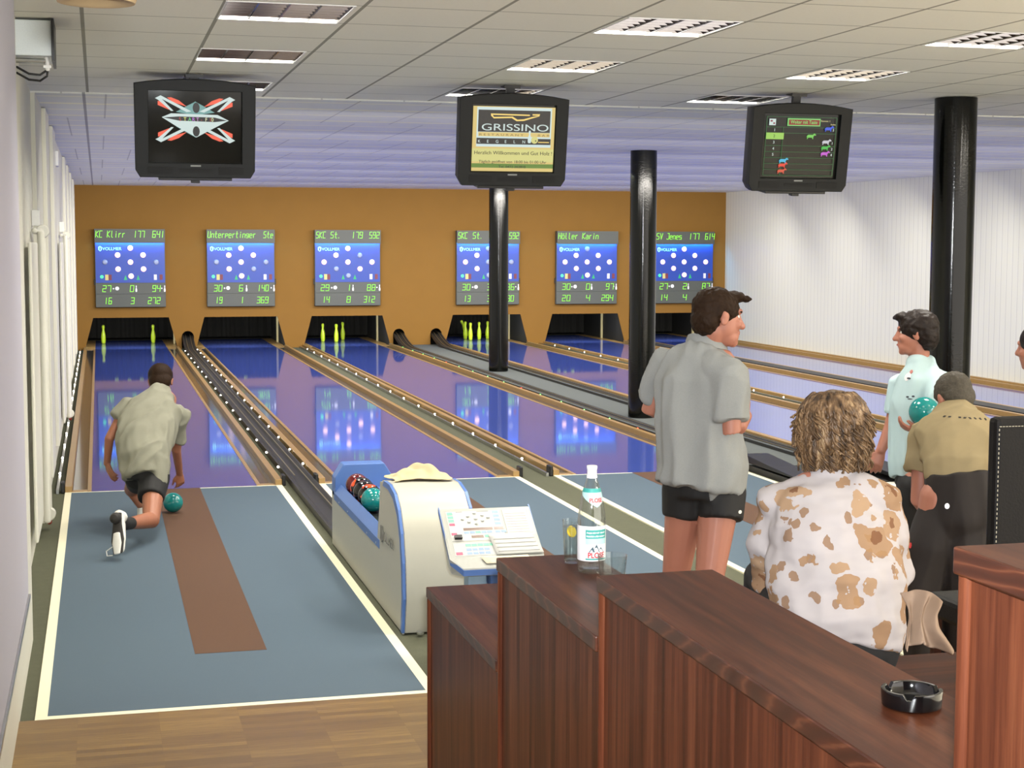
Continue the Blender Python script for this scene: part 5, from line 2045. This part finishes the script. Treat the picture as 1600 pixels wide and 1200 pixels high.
M_FLOR = m_floral()
M_BTROU = plain('black_trousers', (14, 13, 13), 0.8)
g = thing('person', 'seated woman with wavy brown hair in a white blouse with brown flowers', 'person', ((2.177, 4.402, 0.936)[0], (2.177, 4.402, 0.936)[1], .87))
hc = V((2.228, 4.542, 1.592)); hf = V(.25, .95, -.10); hu = V(0, 0.05, 1)
nk = V((2.216, 4.513, 1.463)); hip = V((2.171, 4.370, 1.021))
WF = V(.30, .954, 0); WS = V(.954, -.30, 0)
lsh, rsh = V((2.071, 4.592, 1.351)), V((2.334, 4.432, 1.369))
lel, lwr = V((2.056, 4.617, 1.120)), V((2.289, 4.843, 1.083))
rel, rwr = V((2.390, 4.450, 1.156)), V((2.494, 4.665, 1.086))
lkn, rkn = hip + V(-.04, .44, .06), hip + V(.22, .42, .06)
body = head_prims(hc, hf, hu, .96)
body += [T([nk + V(0, -.01, -.05), nk, hc + V(0, -.02, -.05)], [.062, .054, .052]),
         T([hip + V(0, 0, .02), hip.lerp(nk, .5), nk + V(0, 0, -.06)], [(.155, .11), (.15, .11), (.14, .09)], WS),
         T([lsh, lel, lwr], [.048, .042, .026]), T([rsh, rel, rwr], [.048, .042, .026]),
         T([hip - WS * .09, lkn, V(lkn.x, lkn.y + .02, .53)], [.095, .062, .040]), T([hip + WS * .09, rkn, V(rkn.x, rkn.y + .02, .53)], [.095, .062, .040])]
body += hand(lwr, (.5, .8, -.1), (-.2, 0, 1), (.8, -.3, 0), .9, .4) + hand(rwr, (-.2, .9, -.1), (.2, 0, 1), (-.8, 0, 0), .9, .4)
remesh('body', body, .0062, 2, M_SKIN, g)
face_parts(g, hc, hf, hu, .96)
bl = [T([V((2.164, 4.346, 0.965)), V((2.176, 4.359, 1.027)), V((2.181, 4.387, 1.120)), V((2.186, 4.425, 1.212)), V((2.196, 4.462, 1.306)), V((2.209, 4.497, 1.384)), V((2.215, 4.511, 1.435))],
        [(.190, .150), (.208, .170), (.212, .165), (.206, .155), (.205, .140), (.168, .105), (.085, .075)], WS, ends='fr'),
      T([V((2.161, 4.541, 1.386)), lsh, V((2.054, 4.606, 1.226)), lel, lel.lerp(lwr, .45)], [.085, .083, .074, .068, .060], ends='rf'),
      T([V((2.269, 4.472, 1.392)), rsh, V((2.366, 4.435, 1.262)), rel, rel.lerp(rwr, .5)], [.085, .078, .070, .066, .058], ends='rf'),
      T([nk + V(0, -.005, -.03), nk + V(0, -.005, .012)], [.072, .064], ends='rr')]
remesh('blouse', bl, .008, 4, M_FLOR, g, lambda p: .020 * noise.noise(V((p.x * 5, p.y * 5, p.z * 11))) + .006 * noise.noise(p * 22) + .003 * noise.noise(V((p.x * 12, p.y * 12, p.z * 50))))
tr = [T([hip + V(0, 0, .06), hip + V(0, 0, -.06), hip + V(0, 0, -.128)], [(.185, .15), (.200, .165), (.180, .15)], WS, ends='ff'),
      T([hip - WS * .10 + V(0, 0, .01), lkn, V(lkn.x, lkn.y + .02, .50)], [.108, .08, .065], ends='rf'), T([hip + WS * .10 + V(0, 0, .01), rkn, V(rkn.x, rkn.y + .02, .50)], [.108, .08, .065], ends='rf')]
remesh('trousers', tr, .010, 3, M_BTROU, g)
for k_ in (lkn, rkn):
    h_ = V(k_.x, k_.y - .03, .422)
    shoe(g, h_, h_ + WF * .24, UP, .9, M_BLACK)
R, F, U = frame(hf, hu)
hr = hair_cap(hc, hf, hu, .98, low=-.06, thick=.016)
hr += [E(hc - F * .045 - U * .02, (.100, .070, .095), (R, F, U)), E(hc - F * .05 - U * .085, (.088, .055, .045), (R, F, U))]
hair = remesh('hair', hr, .007, 2, M_HAIRW, g, lambda p: .008 * noise.noise(V((p.x * 34, p.y * 34, p.z * 9))))
bm = BM()
r2 = random.Random(5)
for k in range(900):
    a = r2.uniform(-2.45, 2.45)                            # 0 = back of the head
    z0 = .125 - .15 * r2.random() ** 1.4
    ln = r2.uniform(.07, .17)
    if z0 - ln < -.125:
        ln = z0 + .125 - r2.uniform(0, .02)
    lock = noise.noise(V((a * 2.2, z0 * 9, 3.3)))          # neighbouring strands wave together
    ph, fr = lock * 9 + r2.uniform(-.2, .2), 4.0 + lock
    am = .010 + .004 * r2.random()
    flick = (.03 + .03 * r2.random()) * (1 if lock > -.1 else -.5)
    pts, rad = [], []
    m = 9
    for i in range(m + 1):
        f = i / m
        z = z0 - ln * f
        if z > .03:
            ro = .097 * math.sqrt(max(.03, 1 - ((z - .03) / .112) ** 2)) + .012
        elif z > -.06:
            ro = .109 - .04 * max(0, -z - .01)
        else:
            ro = .107 - .22 * (-.06 - z)
        ro += am * sin(ph + fr * f * 2.4) * f + flick * max(0, f - .72)
        aa = a + (.16 * sin(ph * 1.3 + fr * f * 1.9) + .06 * lock) * f
        pts.append(hc + R * (sin(aa) * ro) - F * (cos(aa) * ro * 1.02 + .012) + U * z)
        rad.append((.0085 * (1 - .6 * f), .003))
    sweep(bm, pts, rad, 5, (R * cos(a) + F * sin(a)))
obj('hair_strands', bm, M_HAIRW, hair, smooth=True, angle=180)

# ---- 4: man bent over the control panel, seen from behind
g = thing('person', 'grey-haired man in a khaki t-shirt bent over the control panel', 'person', ((3.776, 6.436, 0.502)[0], (3.776, 6.436, 0.502)[1], 0))
hc = V((4.019, 6.894, 1.430)); hf = V(.0, .86, -.50); hu = V(0, .50, .86)
nk = V((3.970, 6.794, 1.342)); hip = V((3.817, 6.472, 1.016))
BS = V(.968, -.25, 0)
lsh, rsh = V((3.802, 6.791, 1.279)), V((4.064, 6.639, 1.270))
lel, lwr = V((3.775, 6.759, 0.964)), V((4.015, 7.109, 0.827))
rel, rwr = V((4.098, 6.604, 0.983)), V((4.217, 7.026, 0.832))
lan, ran = V((3.652, 6.428, 0.287)), V((3.803, 6.306, 0.293)); lan.z = ran.z = .09
lkn, rkn = hip.lerp(lan, .52) + V(-.08, .07, 0), hip.lerp(ran, .52) + V(.03, .07, 0)
body = head_prims(hc, hf, hu, 1.0)
body += [T([nk + V(0, -.03, -.05), nk + V(0, .01, .0), hc + V(0, -.04, -.05)], [.075, .062, .06]),
         T([hip, hip.lerp(nk, .5), nk + V(0, -.02, -.06)], [(.15, .11), (.15, .11), (.14, .09)], BS),
         T([lsh, lel, lwr], [.050, .044, .028]), T([rsh, rel, rwr], [.052, .047, .028]),
         T([hip - BS * .09, lkn, lan], [.095, .06, .04]), T([hip + BS * .09, rkn, ran], [.095, .06, .04])]
body += hand(lwr, (.45, .8, -.35), (0, -.1, 1), (.8, -.3, 0), .95, .35) + hand(rwr, (-.2, .9, -.25), (0, 0, 1), (-.9, 0, 0), .95, .35)
remesh('body', body, .0062, 2, M_SKIN, g)
remesh('hair', hair_cap(hc, hf, hu, 1.0, low=-.04, thick=.012), .0065, 2, M_HAIRG, g, lambda p: .004 * noise.noise(p * 70))
sh = [T([V((3.827, 6.476, 1.083)), V((3.837, 6.488, 1.132)), V((3.875, 6.556, 1.190)), V((3.907, 6.636, 1.245)), V((3.937, 6.706, 1.303)), V((3.973, 6.795, 1.360))],
        [(.170, .135), (.178, .140), (.190, .140), (.205, .140), (.195, .120), (.105, .08)], BS, ends='fr'),
      T([V((3.897, 6.766, 1.276)), lsh, V((3.779, 6.774, 1.141)), V((3.775, 6.770, 1.092))], [.08, .080, .070, .068], ends='rf'),
      T([V((4.000, 6.708, 1.279)), rsh, V((4.108, 6.616, 1.149))], [.08, .080, .070], ends='rf')]
tsh = remesh('t_shirt', sh, .0085, 4, M_BEIGE, g, folds((.8, .2, .5), .020, 8, 8.3, (1, 0, -.2)))
tr = [T([hip + V(0, 0, .13), hip + V(0.01, -.02, -.07)], [(.160, .135), (.168, .150)], BS, ends='fr'),
      T([hip - BS * .075 + V(0, 0, -.06), V((3.677, 6.488, 0.796)), lkn, lan + V(0, 0, .02)], [.106, .106, .095, .08], ends='rf'),
      T([hip + BS * .09 + V(0, 0, -.06), V((3.828, 6.398, 0.805)), rkn, ran + V(0, 0, .02)], [.118, .108, .095, .08], ends='rf')]
trs = remesh('trousers', tr, .0095, 4, M_TROU, g, folds((0, 0, 1), .010, 9, 2.0))
decal('reflective_patch', trs, (3.659, 6.306, 1.013), oval(.011, .013), glow('patch_white_glow', (255, 250, 255), .5, (240, 240, 240)), g)  # weak emission stands in for light reflected by the patch
decal('red_tag', trs, (3.545, 6.421, 0.818), oval(.008, .014, 8), plain('red_tag', (206, 60, 60), 0.6), g)
for k in range(9):
    if k != 2:
        decal('back_print', tsh, (3.867, 6.699, 1.367) if False else tuple(Vector((3.861, 6.701, 1.370)).lerp(Vector((4.021, 6.607, 1.363)), k / 8)), [(-.006, -.006), (.006, -.006), (.006, .006), (-.006, .006)], M_TROU, g)
for a_ in (lan, ran):
    h_ = V(a_.x, a_.y - .05, .002)
    shoe(g, h_, h_ + V(.06, .28, 0), UP, 1.0)
for k, ch in enumerate('TKC'):
    pass

# ---- 5: man in light blue walking to the left, ball under his arm
g = thing('person', 'dark-haired man in a light blue shirt walking with a teal ball', 'person', ((4.338, 7.741, 0.495)[0], (4.338, 7.741, 0.495)[1], 0))
hc = V((4.337, 7.851, 1.689)); hf = V(-.82, .56, -.06); hu = V(.05, 0, 1)
nk = V((4.360, 7.851, 1.523)); hip = V((4.359, 7.825, 0.908))
FD5 = V(-.85, .50, 0); S5 = V(.50, .85, 0)
lsh, rsh = V((4.395, 7.729, 1.433)), V((4.381, 8.072, 1.391))        # near and far shoulder
rel, rwr = V((4.339, 8.112, 1.144)), V((4.280, 8.115, 1.017))
lel, lwr = V((4.342, 7.601, 1.235)), V((4.214, 7.546, 1.186))
lan, ran = V((4.336, 7.844, 0.476)), V((4.414, 7.772, 0.485)); lan.z = ran.z = .09
body = head_prims(hc, hf, hu, .98)
body += [T([nk + V(0, 0, -.05), nk, hc + V(.02, 0, -.05)], [.07, .056, .056]),
         T([hip, hip.lerp(nk, .5), nk + V(0, 0, -.06)], [(.14, .11), (.14, .11), (.11, .07)], S5),
         T([lsh, lel, lwr], [.05, .04, .028]), T([rsh, rel, rwr], [.05, .042, .029]),
         T([hip - S5 * .08, hip.lerp(lan, .5) + FD5 * .06, lan], [.095, .06, .04]), T([hip + S5 * .08, hip.lerp(ran, .5) + FD5 * .04, ran], [.095, .06, .04])]
body += hand(rwr, V((4.250, 8.115, 0.930)) - rwr, (-.3, -.8, .3), (-.8, .2, 0), .98, .45)
body += hand(lwr, (-.8, .3, .25), (0, -.3, -1), (.2, -.8, .2), .98, .5)
remesh('body', body, .0060, 2, M_SKIN, g)
face_parts(g, hc, hf, hu, .98)
remesh('hair', hair_cap(hc, hf, hu, 1.02, low=-.06, thick=.017, tuft=.004), .0065, 2, M_HAIRD, g, lambda p: .007 * noise.noise(p * 48))
sh = [T([V((4.351, 7.837, 0.899)), V((4.352, 7.844, 0.977)), V((4.355, 7.849, 1.154)), V((4.356, 7.843, 1.315)), V((4.371, 7.840, 1.446)), V((4.363, 7.850, 1.526))],
        [(.165, .135), (.175, .140), (.175, .140), (.178, .138), (.168, .122), (.085, .075)], (.80, .60, 0), ends='fr'),
      T([V((4.368, 7.799, 1.442)), lsh, V((4.360, 7.621, 1.284))], [.08, .082, .072], ends='rf'),
      T([V((4.384, 7.969, 1.410)), rsh, V((4.351, 8.084, 1.219))], [.075, .075, .066], ends='rf')]
shb = remesh('shirt', sh, .009, 4, M_LBLUE, g, folds((.3, 0, 1), .018, 8, 4.4))
so = [T([hip + V(0, 0, .03), hip + V(0, 0, -.05)], [(.15, .125), (.155, .13)], S5, ends='ff'),
      T([hip - S5 * .08 + V(0, 0, -.04), hip.lerp(lan, .38) + FD5 * .05], [.112, .095], ends='rf'), T([hip + S5 * .08 + V(0, 0, -.04), hip.lerp(ran, .38) + FD5 * .04], [.112, .095], ends='rf')]
remesh('shorts', so, .010, 3, M_SHORT, g)
M_CREST = plain('crest_white', (226, 216, 214), 0.7); M_CRED = plain('crest_red', (178, 110, 100), 0.7); M_CBLK = plain('print_black', (40, 44, 52), 0.7)
decal('crest', shb, (4.238, 7.753, 1.466), oval(.018, .026), M_CREST, g)
decal('crest', shb, (4.258, 7.750, 1.491), oval(.008, .012), M_CRED, g, .004)
decal('crest', shb, (4.244, 7.750, 1.456), oval(.012, .005), M_CBLK, g, .004)
decal('print', shb, (4.235, 7.743, 1.356), oval(.008, .005), M_CBLK, g)
decal('print', shb, (4.265, 7.736, 1.359), oval(.008, .005), M_CBLK, g)
decal('print', shb, (4.248, 7.739, 1.345), oval(.014, .003), M_CBLK, g)
for a_ in (lan, ran):
    h_ = V(a_.x, a_.y, .002) - FD5 * .06
    shoe(g, h_, h_ + FD5 * .28, UP, 1.0)
b5 = (4.200, 7.498, 1.301)
bowl(b5[0], b5[1], b5[2], M_BTEAL, 'teal ball held by the man in light blue', None)

# ---- 6: the person cut off by the right edge
g = thing('person', 'person at the right edge of whom only part of a dark-haired head shows', 'person', ((4.949, 7.174, 0.570)[0], (4.949, 7.174, 0.570)[1], 0))
hc = V((4.752, 7.323, 1.640)); hf = V(-.55, .80, -.1); hu = V(-.12, 0, 1)
nk = V((4.835, 7.286, 1.466)); hip = V((4.958, 7.202, 0.904)); lan = V(hip.x, hip.y, .09)
body = head_prims(hc, hf, hu, .98)
body += [T([nk + V(0, 0, -.05), hc + V(.01, 0, -.05)], [.06, .055]), T([hip, nk + V(0.02, 0, -.08)], [(.13, .10), (.13, .09)], (0.3, 1, 0)),
         T([nk + V(.02, .17, -.09), hip + V(.05, .2, .2), hip + V(.0, .2, -.02)], [.05, .04, .03]), T([nk + V(.05, -.17, -.09), hip + V(.05, -.2, .2), hip + V(.05, -.2, -.02)], [.05, .04, .03])]
for s_ in (-1, 1):
    body.append(T([hip + V(0, s_ * .09, 0), hip.lerp(lan, .5) + V(0, s_ * .09, 0), lan + V(0, s_ * .09, 0)], [.09, .06, .04]))
    body += hand(hip + V(.02, s_ * .2, -.03), (0, 0, -1), (0, s_, 0), (-1, 0, 0), .95, .4)
remesh('body', body, .0085, 2, M_SKIN, g)
remesh('hair', hair_cap(hc, hf, hu, 1.0, low=-.05, thick=.013), .008, 2, M_HAIRD, g)
remesh('shirt', [T([hip + V(0, 0, -.02), hip.lerp(nk, .6), nk + V(.01, 0, -.03)], [(.16, .13), (.18, .13), (.08, .07)], (.3, 1, 0)),
                 T([nk + V(.02, .1, -.09), nk + V(.03, .18, -.1), hip + V(.05, .21, .26)], [.07, .075, .06]), T([nk + V(.04, -.1, -.09), nk + V(.05, -.18, -.1), hip + V(.06, -.21, .26)], [.07, .075, .06])], .012, 3, M_LBLUE, g)
remesh('trousers', [T([hip + V(0, 0, .04), hip + V(0, 0, -.06)], [(.17, .14), (.17, .14)], (0, 1, 0))] + [T([hip + V(0, s_ * .09, -.05), lan + V(0, s_ * .09, .02)], [.11, .075]) for s_ in (-1, 1)], .012, 3, M_TROU, g)
for s_ in (-1, 1):
    h_ = V(lan.x, lan.y + s_ * .09, .002) + V(.05, -.05, 0)
    shoe(g, h_, h_ + V(-.2, .2, 0), UP, 1.0)

# ---- the beige jacket lying on the bench beside the woman
M_JACK = plain('beige_linen', (158, 136, 118), 0.9, var=0.06, vs=20, spec=0.1)
JA, JB, JC, JD = V((2.307, 4.242, 1.140)), V((2.361, 4.083, 1.144)), V((2.202, 3.990, 1.037)), V((2.293, 3.904, 1.042))


def jk(u, v):
    top = JA.lerp(JB, u); bot = JC.lerp(JD, u)
    cut = .78 + .22 * abs(cos(u * 3.3 + .1)) ** .6                  # the hem hangs in two tails
    p = top.lerp(bot, v * cut)
    p.z += .020 * sin(u * 3.14) * (1 - v)
    w = .012 + .022 * v
    p += V(-.25, -.95, .1) * (w * sin(u * 15 + 2.2 * v + 1.2 * sin(v * 5)) + .012 * noise.noise(V((u * 5, v * 5, 2))))
    p.x += .018 * sin(v * 4 + u * 3)
    return tuple(V(p.x, p.y, max(p.z, .877)))


o = blanket('jacket', jk, 34, 22, M_JACK, .008)
tag(o, 'crumpled beige jacket beside the seated woman on the bench', 'jacket')
